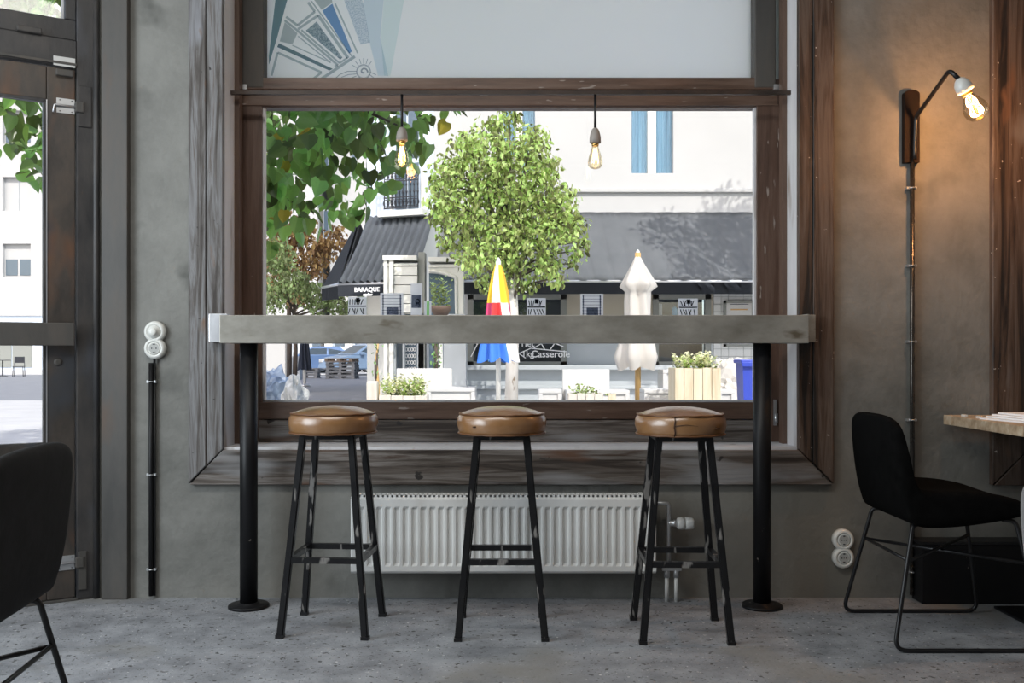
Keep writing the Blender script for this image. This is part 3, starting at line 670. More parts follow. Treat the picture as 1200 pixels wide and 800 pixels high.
# wall lamp
WLx = X(1068, WY-.02)
wl = thing('wall_lamp', 'wall lamp with bent dark arm and glowing amber filament bulb', 'lamp', (WLx, WY, Z(190, WY)))
d = WY-.03
b = NB(); zt_, zb_ = Z(105, d), Z(190, d); hw = .031
pr = [(WLx-hw, zb_), (WLx+hw, zb_)]+[(WLx+hw*math.cos(a), zt_-hw*.5+hw*.5*math.sin(a)) for a in [PI*i/10 for i in range(11)]]
prism(b, pr, WY-.028, WY+.001); obj('backplate', b, noisy('burnt_dark_steel', [(.008, .005, .004), (.022, .011, .007)], (10, 10, 6), 5, (.6, .8), .1, spec=.12), wl)
LY = 3.62
p_base = Vector((WLx+.004, WY-.045, Z(172, WY-.045))); p_el = Vector((WLx+.006, WY-.05, Z(137, WY-.05))); p_top = at(1113, 82, LY+.02); p_soc = at(1124, 93, LY)
b = NB(); tube(b, fillet([p_base-Vector((0, 0, .05)), p_base, p_el, p_top, p_soc], .022), .0085, 10); obj('arm', b, M_blackrod, wl)
ax = (at(1140, 122, LY)-p_soc).normalized()
Mq = (-ax).to_track_quat('Z', 'Y').to_matrix().to_4x4()
b = NB(); lathe(b, [(.010, .004), (.020, -.004), (.028, -.018), (.031, -.035), (.031, -.052), (.024, -.054)], p_soc, 28, Mq); obj('socket', b, M_plast, wl)
nk = p_soc+ax*.052
b = NB(); lathe(b, [(.020, 0), (.019, -.014), (.017, -.016)], nk, 20, Mq); obj('bulb_collar', b, M_brass, wl)
b = NB(); lathe(b, [(.017, -.004), (.020, -.020), (.030, -.040), (.0415, -.062), (.045, -.080), (.041, -.098), (.028, -.112), (.008, -.119)], nk, 28, Mq); wb = obj('bulb', b, M_bulbglass, wl)
b = NB(); filaments(b, Matrix.Translation(nk) @ Mq, 1.05, 6); obj('filament', b, M_filw, wb)
l = bpy.data.lights.new('wall_bulb_light', 'POINT'); l.energy = 13; l.color = (1, .50, .22); l.shadow_soft_size = .035
lo = bpy.data.objects.new('wall_bulb_light', l); C.objects.link(lo); lo.parent = wl; lo.location = nk+ax*.065-wl.location

# ---------------------------------------------------------------- the angled entrance on the left
AN = math.radians(32.8)
P1 = Vector((-1.705, WY, 0)); MD = Matrix.Translation(P1) @ Matrix.Rotation(AN, 4, 'Z')   # local -x runs left along the wall, +y outwards
def du(px): k = (px-CX)/F; return (P1.x-WY*k)/(math.cos(AN)-math.sin(AN)*k)
def dd(u): return WY-math.sin(AN)*u
def dz(py, px): return Z(py, dd(du(px)))
def dbox(name, parent, m, u0, u1, v0, v1, z0, z1, bev=.004, label=None):
    b = NB(); box(b, -u1, -u0, v0, v1, z0, z1, bev=bev); o = obj(name, b, m, parent, M=MD)
    if label: o['label'] = label
    return o
U1 = 1.06
b = NB(); box(b, -2.2, -U1-.08, 0, .35, 0, 5.2); box(b, -U1-.08, .02, 0, .35, 2.95, 5.2); struct('wall_entrance', b, M_wall, 'angled plaster wall that holds the entrance door', M=MD)
dr = sroot('door_1', 'dark painted glazed entrance door with transom')
zl0, zl1 = .012, dz(82, 88)
uL, uS, uG = du(88), du(55), du(50.5)
dbox('jamb', dr, M_doorframe, -.012, uL-.004, -.01, .16, 0, 2.95)
dbox('jamb', dr, M_doorframe, U1-.004, U1+.085, -.01, .16, 0, 2.95)
dbox('transom_bar', dr, M_doorframe, uL-.004, U1, -.012, .14, zl1+.006, dz(44, 60)+.0)
dbox('transom_rail', dr, M_doorframe, uL-.004, U1, .0, .10, dz(44, 60)+.002, dz(22, 76))
dbox('transom_stile', dr, M_doorframe, uL-.004, du(76), .0, .10, dz(22, 76), 2.9)
dbox('transom_stile', dr, M_doorframe, U1-.09, U1, .0, .10, dz(22, 76), 2.9)
dbox('head', dr, M_doorframe, uL-.004, U1, 0, .14, 2.88, 2.95)
dbox('transom_bead', dr, M_post, uL-.004, U1-.02, -.018, -.008, zl1+.012, zl1+.022, .001)
dbox('transom_pane', dr, M_glass, du(76)-.01, U1-.08, .04, .046, dz(22, 76)-.01, 2.9, 0)
dbox('glazing_bead', dr, M_reveal, du(76)-.001, du(76)+.008, .03, .05, dz(22, 76), 2.88, 0)
dbox('glazing_bead', dr, M_reveal, du(76), U1-.09, .03, .05, dz(22, 76), dz(22, 76)+.008, 0)
leaf = dbox('door_leaf', dr, M_door, uL, uS, 0, .05, zl0, zl1)
zg1, zg0 = dz(116, 50), dz(519, 40)
dbox('leaf_stile', dr, M_door, U1-.11, U1-.006, 0, .05, zl0, zl1)
dbox('leaf_top_rail', dr, M_door, uS+.001, U1-.111, .001, .05, zg1, zl1)
dbox('leaf_bottom_panel', dr, M_door, uS+.001, U1-.111, .001, .05, zl0, zg0-.008)
dbox('bottom_moulding', dr, M_doorframe, uS+.03, U1-.14, -.008, .002, zl0+.10, zg0-.10, .01)
dbox('door_pane', dr, M_glass, uS-.003, U1-.11, .028, .034, zg0-.012, zg1+.005, 0)
for a0_, a1_, z0_, z1_ in ((uS, uG, zg0, zg1), (uS, U1-.11, zg1-.010, zg1+.002), (uS, U1-.11, zg0-.010, zg0)):
    dbox('glazing_bead', dr, M_doorframe, a0_, a1_, .0, .03, z0_, z1_, .001)
dbox('bright_bead', dr, M_bright, uS-.001, uS+.003, -.002, .02, zg0, zg1, 0)
pb = dbox('push_bar', dr, M_post, du(85), U1-.05, -.055, -.03, dz(405, 40), dz(378, 40), .004, 'flat wooden push bar')
dbox('push_bar_mount', dr, M_doorframe, du(80), du(70), -.03, 0, dz(400, 75), dz(383, 75))
dbox('push_bar_mount', dr, M_doorframe, U1-.08, U1-.06, -.03, 0, dz(400, 75), dz(383, 75))
for ya, yb in ((115.5, 133), (651, 668)):
    za, zb2 = dz(yb, 75), dz(ya, 75); zmid = (za+zb2)/2
    bp_ = dbox('bolt', dr, M_zinc, du(87.5), du(66), -.004, 0, za, zb2, .001)
    b = NB(); 
    for u in (du(84), du(70)):
        for z in (za+.008, zb2-.008):
            lathe(b, [(.0025, 0), (.0025, .0055)], (-u, 0, z), 8, RX)
    obj('screw', b, M_hole, bp_, M=MD)
    b = NB(); tube(b, fillet([(-du(91), -.011, zmid), (-du(63.5), -.011, zmid), (-du(62), -.014, zmid-.032)], .006), .0045, 8); obj('bolt_rod', b, M_bright, bp_, M=MD)
    b = NB(); box(b, -du(90)-.008, -du(95)+.008, -.024, -.008, zmid-.022, zmid+.022, bev=.004); obj('bolt_keeper', b, M_post, bp_, M=MD)
dbox('strike_plate', dr, M_doorframe, du(107), du(91), -.016, -.008, dz(150, 100), dz(102, 100), .004)
dbox('rust_plate', dr, M_post, du(101), du(91), -.016, -.009, dz(690, 95), dz(645, 95), .003)
dbox('notice_label', dr, M_white, du(87.5), du(62), -.016, -.0135, dz(79, 75), dz(68, 75), .001, 'small white label above the door')
dbox('closer_cover', dr, M_post, du(85), du(65), -.02, 0, dz(90, 75), dz(82.5, 75), .004)
dbox('transom_catch', dr, M_doorframe, du(48), du(19), -.03, -.01, dz(40, 34), dz(33, 34), .004)
b = NB(); lathe(b, [(.016, 0), (.014, .004), (.006, .0045)], (-du(68), 0, dz(424, 68)), 20, RX); obj('keyhole_cover', b, M_post, dr, M=MD)
dbox('door_threshold', dr, M_post, 0, U1, -.01, .16, 0, .010, .002)
# round bead and casing between door and wall
b = NB(); tube(b, [(-1.698, 3.955, 0), (-1.698, 3.955, 3.29)], .013, 14); struct('trim_9', b, M_doorframe, 'round dark bead beside the door frame')
b = NB(); box(b, X(118.5, 3.93), X(149, 3.93), WY-.035, WY+.001, 0, 3.29, bev=.004); struct('trim_10', b, M_post, 'dark flat casing between door and wall')

# ---------------------------------------------------------------- chairs and table
def make_chair(label, m, group=None, loc=(0, 0, 0), rz=0, wide=1.0, tall=1.0):
    """local: faces +x, rear foot at x=0, centre line y=0"""
    r = thing('dining_chair', label, 'chair', loc, rz, group)
    prof = [(-.002, .775, 1), (.012, .79, 1), (.030, .790, 1), (.042, .768, 1), (.062, .68, .8), (.078, .60, .3), (.092, .552, 0), (.112, .536, 0), (.17, .530, 0), (.30, .532, 0),
            (.42, .512, 0), (.475, .492, 0), (.488, .468, 0), (.465, .445, 0), (.38, .428, 0), (.26, .412, 0), (.14, .404, 0), (.085, .415, 0), (.055, .455, .0), (.030, .54, .2), (.012, .66, .7)]
    cen = [(.03, .70), (.26, .47)]
    b = NB(); rings = []
    ss = [-1, -.985, -.93, -.8, -.45, 0, .45, .8, .93, .985, 1]
    for s in ss:
        a = abs(s); ring = []
        drop = .0 if a < .45 else .042*((a-.45)/.55)**3.2
        shrink = 1 if a < .95 else (.62 if a < .99 else .25)
        wrap = .012*a**3
        for x, z, k in prof:
            z2 = z*tall if z > .6 else z
            z2 -= drop*k
            # shrink the thickness towards the edge, around the shell's mid line
            if z > .548 and x < .11: mx, mz = .03+(.79-z)*.22, z2
            else:
                mx, mz = x, .468 if x > .09 else z2
                if x < .09: mx = .065
            px = mx+(x-mx)*shrink; pz = mz+(z2-mz)*shrink
            px += wrap*k
            if k == 0 and z > .5: pz += .012*a*a-.006
            hw = (.222-.012*(1 if z > .7 else 0)-.02*max(0, (x-.3)/.19))*wide
            ring.append(b.verts.new((px, s*hw, pz)))
        rings.append(ring)
    n = len(prof)
    for p, q in zip(rings, rings[1:]):
        for k in range(n): b.faces.new((p[k], p[(k+1) % n], q[(k+1) % n], q[k])).smooth = True
    for q in (rings[0], rings[-1]):
        for f in ((0, 1, 2, 3), (0, 3, 4, 20), (20, 4, 5, 19), (19, 5, 6, 18), (18, 6, 7, 17), (17, 7, 8, 16), (16, 8, 9, 15), (15, 9, 10, 14), (14, 10, 11, 13), (13, 11, 12)):
            b.faces.new([q[i] for i in f]).smooth = True
    bmesh.ops.recalc_face_normals(b, faces=b.faces)
    sh = obj('upholstered_shell', b, m, r, True)
    md = sh.modifiers.new('s', 'SUBSURF'); md.levels = 2; md.render_levels = 2
    for s in (-1, 1):
        b = NB(); tube(b, fillet([(.12, s*.17*wide, .418), (.088, s*.185*wide, .415), (0, s*.25*wide, .0075), (.52, s*.25*wide, .0075), (.44, s*.185*wide, .43), (.40, s*.17*wide, .432)], .045, 6), .0075, 10)
        obj('sled_leg', b, M_blackrod, r, True)
    def P(x, s): return Vector((x, s, .30))
    b = NB(); tube(b, [(.065, -.205*wide, .30), (.065, .205*wide, .30)], .006, 8); obj('rear_crossbar', b, M_blackrod, r, True)
    for s in (-1, 1):
        b = NB(); tube(b, [(.065, s*.205*wide, .298), (.463, -s*.205*wide, .30-.01*s)], .006, 8); obj('cross_brace', b, M_blackrod, r, True)
    return r
make_chair('black velvet chair at the wooden table, seen from the side', M_velvetb, 'upholstered chairs', (1.287, 3.48, 0))
make_chair('charcoal velvet chair at the left edge before the entrance door', M_velvetg, 'upholstered chairs', (-1.015, 2.10, 0), PI+.10, 1.12, 1.015)
make_chair('grey upholstered chair cut off by the right picture edge', M_velvetl, 'upholstered chairs', (.888, 1.56, 0), -.13, 1.0, 1.0)

tb = thing('cafe_table', 'square table with pale wooden top and black pedestal at the right', 'table', (2.12, 3.63, 0))
b = NB(); box(b, 1.767, 2.47, 3.325, 3.935, .715, .753, bev=.003); obj('tabletop', b, M_table, tb)
b = NB(); box(b, 1.905, 2.335, 3.46, 3.80, 0, .010, bev=.002); obj('base_plate', b, M_blackrod, tb)
b = NB(); box(b, 2.09, 2.15, 3.60, 3.66, .01, .705, bev=.004); c_ = obj('pedestal', b, M_blackrod, tb)
b = NB(); box(b, 1.95, 2.29, 3.50, 3.76, .705, .715); obj('top_bracket', b, M_blackrod, c_)
t = thing('menu_stack', 'stack of white paper menus on the wooden table', 'menu', (1.93, 3.55, .753))
for i in range(4):
    b = NB(); box(b, -.10, .14, -.15, .15, .0065*i, .0065*i+.006); obj('sheet', b, M_paper, t, True, M=Matrix.Translation((.02*i-.01, 0, 0)) @ Matrix.Rotation(.25-.05*i, 4, 'Z'))
for i, (x, y) in enumerate(((1.79, 3.80), (1.80, 3.70))):
    b = NB(); box(b, x, x+.014, y, y+.03, .753, .762, bev=.002); tag(obj('place_tag', b, M_plast), ('small pale tag on the table corner nearest the wall', 'small pale tag on the table edge, nearer the menus')[i], 'tag', 'pale tags on the table')
for i, (x, y) in enumerate(((1.90, 3.40), )):
    b = NB(); tube(b, [(x, y, .758), (x+.16, y+.01, .758)], .004, 8); tag(obj('pen', b, M_blackrod), 'dark pen lying beside the white menus', 'pen')
# low black box standing in for the darkness by the wall under the table
bx_ = thing('dark_area_box', 'low black box standing in for the dark area at the wall under the table', 'box', (1.95, 3.88, 0))
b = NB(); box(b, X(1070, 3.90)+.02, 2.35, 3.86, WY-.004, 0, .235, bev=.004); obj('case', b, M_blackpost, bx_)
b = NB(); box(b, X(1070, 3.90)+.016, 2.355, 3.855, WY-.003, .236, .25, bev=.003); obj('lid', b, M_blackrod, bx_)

# ================================================================ outside
b = NB(); box(b, -45, 40, 4.42, 20.9, -.3, 0); struct('pavement', b, M_pave, 'pale paved terrace outside')
b = NB(); box(b, -70, 45, 20.9, 48, -.35, -.01); struct('road', b, M_asph, 'grey asphalt street')
b = NB(); box(b, -75, 50, 48, 75, -.3, .02); struct('far_pavement', b, M_pave, 'pale pavement across the street')

# --- opposite building
YB = 20.0
bl = thing('corner_building', 'white corner building across the terrace with shop windows and awnings', 'building', (3, 24, 0))
def bpart(name, m, *bb, bev=0, par=None):
    b = NB(); box(b, *bb, bev=bev); return obj(name, b, m, par or bl)
def fx(p): return X(p, YB)
def fz(p): return Z(p, YB)
zf = 3.9                                                   # shop floor / upper floor split
xe = fx(545)
# ground floor: grey wall with openings
w1 = (fx(548), fx(664), .72, fz(345)); w2 = (fx(765), fx(833), .72, fz(345))
for a, c, z0, z1, m in ((xe-.9, w1[0], 0, zf, M_facade_grey), (w1[0], w1[1], 0, w1[2], M_facade_grey), (w1[0], w1[1], w1[3], zf, M_facade_grey),
                        (w2[0], w2[1], 0, w2[2], M_facade_grey), (w2[0], w2[1], w2[3], zf, M_facade_grey),
                        (w1[1], w2[0], 0, 1.0+.30, M_facade_grey), (w1[1], w2[0], 1.30, zf, M_facade_beige), (w2[1], 12, 0, 1.3, M_facade_grey), (w2[1], 12, 1.3, zf, M_facade_beige)):
    bpart('ground_wall', m, a, c, YB, YB+.4, z0, z1)
ux = (fx(740), fx(789), fz(203), 7.1); ux2 = (fx(590), fx(627), fz(203), 7.1)
for a, c, z0, z1 in ((fx(509), ux2[0], zf, 14), (ux2[0], ux2[1], zf, ux2[2]), (ux2[0], ux2[1], ux2[3], 14), (ux2[1], ux[0], zf, 14), (ux[0], ux[1], zf, ux[2]), (ux[0], ux[1], ux[3], 14), (ux[1], 12, zf, 14)):
    bpart('upper_wall', M_white_plaster, a, c, YB-.02, YB+.4, z0, z1)
bpart('cornice', M_white_plaster, fx(509), 12, YB-.10, YB, fz(226), fz(221), bev=.02)
bpart('ledge', M_facade_grey, fx(520), 12, YB-.22, YB, .68, .78, bev=.02)
bpart('plinth_moulding', M_facade_grey, fx(520), 12, YB-.12, YB, .28, .36, bev=.02)
for (a, c, z0, z1) in (ux, ux2):
    f = bpart('window', M_facade_grey, a-.0, c, YB+.30, YB+.36, z0, z1)
    mid = (a+c)/2; hw = (c-a)*.10
    bpart('window_mullion', M_polewhite, mid-hw, mid+hw, YB+.08, YB+.30, z0, z1, par=f)
    for s0, s1 in ((a, mid-hw), (mid+hw, c)):
        g = NB(); quadgrid(g, Vector((s0, YB+.25, z0)), Vector((s1, YB+.25, z0)), Vector((s1, YB+.25, z1)), Vector((s0, YB+.25, z1)), 20, 2, lambda u, v: Vector((0, .03*math.sin(u*34), 0)))
        obj('curtain', g, M_bluecurt, f)
        bpart('pane', M_shopglass, s0, s1, YB+.12, YB+.13, z0, z1, par=f)
for (a, c, z0, z1), nm in ((w1, 1), (w2, 2)):
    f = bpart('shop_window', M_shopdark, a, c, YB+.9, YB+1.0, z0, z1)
    for q in ((a, a+.12, z0, z1), (c-.12, c, z0, z1), (a, c, z0, z0+.13), (a, c, z1-.1, z1), (a, c, 1.62, 1.72)):
        bpart('window_frame', M_shopframe, q[0], q[1], YB-.03, YB+.12, q[2], q[3], par=f)
    bpart('shop_pane', M_shopglass, a, c, YB+.05, YB+.06, z0, z1, par=f)
    bpart('inner_sill', M_facade_beige, a, c, YB+.1, YB+.9, z0, z0+.05, par=f)
b = NB(); box(b, fx(770), fx(784), YB+.14, YB+.4, 1.62, 1.80, bev=.02); box(b, fx(773), fx(778), YB+.2, YB+.3, 1.80, 2.06, bev=.02)
tag(obj('soap_dispenser', b, M_bench), 'white pump bottle on a block behind the right shop window', 'bottle')
b = NB(); lathe(b, [(.06, 1.72), (.06, 1.95), (.02, 2.0)], (fx(793), YB+.25, 0), 14); tag(obj('blue_bottle', b, M_pl), 'light blue bottle behind the right shop window', 'bottle')
# white net curtain in shop window, lettering
def text(s, size, loc, m, parent, name='lettering', rz=0, ex=.008):
    c = bpy.data.curves.new(name, 'FONT'); c.body = s; c.size = size; c.extrude = ex; c.align_x = 'CENTER'; c.resolution_u = 3; c.offset = size*.012
    to = bpy.data.objects.new('tmp', c); C.objects.link(to)
    me = bpy.data.meshes.new_from_object(to); bpy.data.objects.remove(to); me.name = name
    me.transform(Matrix.Translation(Vector(loc)-root_loc(parent)) @ Matrix.Rotation(rz, 4, 'Z') @ Matrix.Rotation(PI/2, 4, 'X'))
    me.materials.clear(); me.materials.append(m)
    o = bpy.data.objects.new(name, me); C.objects.link(o); o.parent = parent; return o
f1 = [c for c in bl.children if c.name.startswith('shop_window')][0]
text('Casserole', .20, (fx(645), YB-.06, .94), M_letters, bl); text('1kg', .18, (fx(618.5), YB-.06, .95), M_letters, bl); text('Friet', .19, (fx(616), YB-.06, 1.16), M_letters, bl)
b = NB()
for p, q in (((608, 414), (622, 408)), ((608, 414), (616, 419.5)), ((622, 408), (664, 412)), ((634, 402), (638, 409)), ((650, 402), (645, 409)), ((650, 402), (660, 406)), ((552, 418), (560, 402)), ((625, 408), (640, 399))):
    bar(b, (fx(p[0]), YB-.06, fz(p[1])), (fx(q[0]), YB-.06, fz(q[1])), .02, .03, Vector((0, 1, 0)))
obj('window_signwriting', b, M_letters, bl)
# tiled part with a menu board
xt = fx(836)
b = NB(); n = 0
for i in range(24):
    for j in range(17):
        x = xt+i*.155; z = .80+j*.155
        box(b, x+.006, x+.149, YB-.025, YB-.005, z+.006, z+.149)
o = obj('wall_tiles', b, M_tile, bl); o['kind'] = 'stuff'
bpart('tile_grout', M_grout, xt, xt+3.75, YB-.012, YB-.002, .80, 3.42)
mb = thing('menu_board', 'framed white menu board on the tiled shop wall', 'sign', (fx(866), YB-.08, fz(379)))
b = NB()
x0, x1, z0, z1 = fx(847.5), fx(883), fz(406), fz(352.5)
for q in ((x0, x0+.05, z0, z1), (x1-.05, x1, z0, z1), (x0, x1, z0, z0+.05), (x0, x1, z1-.05, z1)): box(b, q[0], q[1], YB-.08, YB-.03, q[2], q[3])
obj('frame', b, M_shopframe, mb)
b = NB(); box(b, x0+.04, x1-.04, YB-.06, YB-.035, z0+.04, z1-.04); obj('panel', b, M_bench, mb)
b = NB(); box(b, x0+.14, x1-.14, YB-.064, YB-.06, fz(363.5), fz(362)); obj('gold_line', b, M_polewood, mb)
b = NB()
for k in range(7): box(b, x0+.12, x1-.12-.04*(k % 3), YB-.064, YB-.06, fz(357+6.5*k), fz(356.2+6.5*k)) if k != 1 else None
obj('print_line', b, M_sticker_l, mb)

# chamfered corner and the receding side
cA = Vector((fx(509), YB, 0)); cB = Vector((-3.06, 20.6, 0)); cC = Vector((-3.075, 20.75, 0)); cD = Vector((-4.5, 31, 0))
def wallseg(name, p, q, z0, z1, m, th_=.35, par=None):
    d = (q-p).normalized(); nn = Vector((-d.y, d.x, 0)) if False else Vector((d.y, -d.x, 0))
    b = NB(); vs = [(p.x, p.y), (q.x, q.y), (q.x+nn.x*th_, q.y+nn.y*th_), (p.x+nn.x*th_, p.y+nn.y*th_)]
    prism(b, vs, z0, z1, 'z'); return obj(name, b, m, par or bl)
wallseg('corner_wall', cA, cB, 3.3, 14, M_facade_blue_shade); wallseg('corner_wall', cA, cB, 0, 3.3, M_stone)  # blue of the upper wall is shade painted onto the white chamfer
wallseg('corner_wall', cB, cC, 0, 14, M_white_plaster); sw = wallseg('side_wall', cC, cD, 0, 14, M_white_plaster)
dS = (cD-cC).normalized(); nS = Vector((-dS.y, dS.x, 0))*1
if nS.x > 0: nS = -nS
for t0 in (1.2, 4.6):
    for z0 in (3.9, 7.4):
        p = cC+dS*t0; q = cC+dS*(t0+1.1); 
        b = NB(); prism(b, [(p.x+nS.x*.03, p.y+nS.y*.03), (q.x+nS.x*.03, q.y+nS.y*.03), (q.x-nS.x*.05, q.y-nS.y*.05), (p.x-nS.x*.05, p.y-nS.y*.05)], z0, z0+1.6, 'z'); ws = obj('window', b, M_shopframe, bl)
        b = NB(); p2 = p+dS*.1; q2 = q-dS*.1; prism(b, [(p2.x+nS.x*.04, p2.y+nS.y*.04), (q2.x+nS.x*.04, q2.y+nS.y*.04), (q2.x, q2.y), (p2.x, p2.y)], z0+.12, z0+1.48, 'z'); obj('pane', b, M_carglass, ws)
# french window and wrought iron balconette on the chamfer
dC = (cB-cA).normalized(); nC = Vector((dC.y, -dC.x, 0))
if nC.y > 0: nC = -nC
def cpt(px, off): # point on the chamfer at measured bearing
    k = (px-CX)/F; t = (k*cA.y-cA.x)/(dC.x-k*dC.y); return cA+dC*t+nC*off
pL, pR = cpt(458, 0), cpt(498, 0)
def cseg(name, m, a, c, o0, o1, z0, z1, par=None):
    p, q = pL.lerp(pR, a), pL.lerp(pR, c)
    b = NB(); prism(b, [((p+nC*o0).x, (p+nC*o0).y), ((q+nC*o0).x, (q+nC*o0).y), ((q+nC*o1).x, (q+nC*o1).y), ((p+nC*o1).x, (p+nC*o1).y)], z0, z1, 'z'); return obj(name, b, m, par or bl)
zb0, zb1 = 4.02, 4.80
fw = cseg('french_window', M_facade_blue_shade, .10, .92, .0, .03, zb0-.05, 6.5)
for a, c in ((.18, .48), (.54, .84)):
    for z0, z1 in ((4.05, 5.0), (5.1, 6.2)): cseg('pane', M_carglass, a, c, .03, .04, z0, z1, fw)
for a in (0.02, .92): cseg('window_surround', M_polewhite, a, a+.06, 0, .06, zb0-.05, 6.5, fw)
cseg('balcony_ledge', M_stone, -.15, 1.15, 0, .35, zb0-.16, zb0-.04)
rl = cseg('balcony_rail', M_iron, 0, 1, .28, .31, zb1-.03, zb1)
cseg('rail_bar', M_iron, 0, 1, .285, .305, zb1-.22, zb1-.195, rl); cseg('rail_bar', M_iron, 0, 1, .285, .305, zb0+.22, zb0+.245, rl); cseg('rail_bar', M_iron, 0, 1, .285, .305, zb0, zb0+.03, rl)
for i in range(10):
    a = i/9.0; p = pL.lerp(pR, a*.97+.015)+nC*.295
    b = NB(); tube(b, [(p.x, p.y, zb0), (p.x, p.y, zb1)], .011, 6); lathe(b, [(.011, zb0+.30), (.022, zb0+.34), (.011, zb0+.38)], (p.x, p.y, 0), 8); lathe(b, [(.011, zb0+.46), (.02, zb0+.49), (.011, zb0+.52)], (p.x, p.y, 0), 8); obj('baluster', b, M_iron, rl)
    if i < 9:
        for zc_, rr in ((zb1-.11, .06), (zb0+.12, .07)):
            q = pL.lerp(pR, (a+.5/9)*.97+.015)+nC*.295
            b = NB(); tube(b, [(q.x+dC.x*rr*math.cos(t*PI/6), q.y+dC.y*rr*math.cos(t*PI/6), zc_+rr*math.sin(t*PI/6)) for t in range(13)], .010, 5, False); obj('iron_ring', b, M_iron, rl)
b = NB(); box(b, xe-1.0, 12.4, YB+.4, 31, 13.9, 14.2); obj('roof', b, M_facade_grey, bl)
bpart('gable_wall', M_white_plaster, 12, 12.3, YB, 31, 0, 14)

# stone portal standing forward of the corner
YP = 17.6
pt = thing('stone_portal', 'pale stone portal with an arched window and glazed door', 'portal', (X(497, YP), YP, 0))
def px_(p): return X(p, YP)
def pz_(p): return Z(p, YP)
pl0, pl1, pr0, pr1 = px_(450), px_(489), px_(502), px_(543)
zt0 = pz_(301)
for a, c in ((450, 454), (456.5, 461.5)):
    b = NB(); box(b, px_(a), px_(c), YP-.06, YP, 0, zt0, bev=.01); obj('pilaster', b, M_stone, pt)
b = NB(); box(b, px_(449), pl1, YP-.10, YP+.5, pz_(305), zt0+.02, bev=.01); box(b, px_(449), pl1, YP-.03, YP+.5, pz_(311), pz_(308.5)); obj('cornice', b, M_stone, pt)
for k in range(5):
    z1 = pz_(312+11*k); z0 = pz_(312+11*(k+1))+.012
    b = NB(); box(b, px_(462), pl1, YP-.005, YP+.4, z0, z1, bev=.006); obj('stone', b, M_stone, pt)
b = NB(); box(b, px_(450), px_(457), YP+.0, YP+.5, 0, zt0-.05); obj('door_pier', b, M_stone, pt)
b = NB(); box(b, px_(457), px_(489), YP+.28, YP+.34, 0, pz_(367)); obj('glazed_door', b, M_carglass, pt)
for a, c in ((457, 463), (471, 473.5), (488, 496)):
    b = NB(); box(b, px_(a), px_(c), YP+.1, YP+.3, 0, pz_(367)); obj('door_frame', b, M_facade_grey, pt)
for k in range(5):
    b = NB(); 
    for i in range(4): tube(b, [(px_(474.5)+.05*i+.02*math.cos(t*PI/4), YP+.27, .78+.12*k-.05+.035*math.sin(t*PI/4)) for t in range(9)], .008, 4, False)
    obj('door_scrollwork', b, M_letters, pt)
b = NB(); box(b, px_(489.5), px_(497), YP+.1, YP+.5, 0, zt0+.1); obj('drain_column', b, M_shopframe, pt)
# right half with the segmental arch
b = NB(); box(b, pr0, pr1+.03, YP-.10, YP+.5, pz_(307), pz_(301.5), bev=.01); box(b, pr0, pr1, YP-.03, YP+.4, pz_(313), pz_(310)); obj('cornice', b, M_stone, pt)
ar0, ar1 = px_(503), px_(534); zsp = pz_(327); zap = pz_(319.5)
arc = [(ar0+(ar1-ar0)*i/12, zap-(zap-zsp)*(i/12)**2.0) for i in range(13)]
b = NB(); poly = [(pr0, pz_(312)), (pr0, arc[0][1])]+arc+[(ar1, 0.0), (pr1, 0.0), (pr1, pz_(312))]
prism(b, poly, YP, YP+.3); obj('arch_wall', b, M_stone, pt)
b = NB(); tube(b, [(x, YP-.01, z+.03) for x, z in arc]+[(ar1+.03, YP-.01, .9)], .028, 6); obj('arch_moulding', b, M_stone, pt)
b = NB(); box(b, pr0, ar1, YP+.15, YP+.17, 0.3, pz_(319)); obj('arch_pane', b, M_carglass, pt)
b = NB(); box(b, px_(520), px_(546), YP-.04, YP+.4, 0, pz_(368)); box(b, px_(502), px_(520), YP+.05, YP+.3, 0, .75); obj('base_wall', b, M_facade_grey, pt)

# --- awnings
def awning(root, m, mv, p00, p10, p11, p01, nfold, amp, valance, val_n=40):
    """p00/p10 top left/right, p01/p11 bottom left/right"""
    nrm = (p10-p00).cross(p01-p00).normalized()
    if nrm.z < 0: nrm = -nrm
    b = NB(); quadgrid(b, p00, p10, p11, p01, nfold*8, 10, lambda u, v: nrm*amp*(abs(math.sin(u*nfold*PI))**.6-.6)*(0.25+v)+nrm*(-.05*math.sin(v*PI)))
    bmesh.ops.solidify(b, geom=b.faces[:], thickness=.012); o = obj('canopy', b, m, root)
    b = NB(); dn = Vector((0, 0, -valance)); quadgrid(b, p01, p11, p11+dn, p01+dn, val_n, 1, lambda u, v: Vector((0, .015*math.sin(u*val_n*.9)*v, 0)))
    bmesh.ops.solidify(b, geom=b.faces[:], thickness=.012); obj('valance', b, mv, root)
    b = NB(); tube(b, [p01+Vector((0, .02, 0)), p11+Vector((0, .02, 0))], .03, 8); obj('front_bar', b, M_zinc, root)
aw = thing('grey_awning', 'wide grey awning over the shop front, right half of the window', 'awning', (3, YB, zf))
ya = 18.6
tL, tR = Vector((fx(520), YB-.05, fz(249))), Vector((9, YB-.05, fz(249)))
bL, bR = Vector((X(530, ya), ya, Z(329.5, ya))), Vector((9, ya, Z(329.5, ya)))
awning(aw, M_awning, M_awning_v, tL, tR, bR, bL, 26, .035, Z(329.5, ya)-Z(344.5, ya))
for x in (-.9, 1.2, 4.4, 6.6):
    b = NB(); tube(b, [(x, YB-.02, 2.5), (x, ya+.1, bL.z-.02)], .02, 8); obj('support_arm', b, M_iron, aw)
text("\u00b7 N\u00b7W\u00b7YORT '", .17, (X(597, ya), ya-.03, Z(342.5, ya)), M_letters, aw)
a2 = thing('charcoal_awning', 'dark striped corner awning with white lettering on its valance', 'awning', (-2.4, YB, zf))
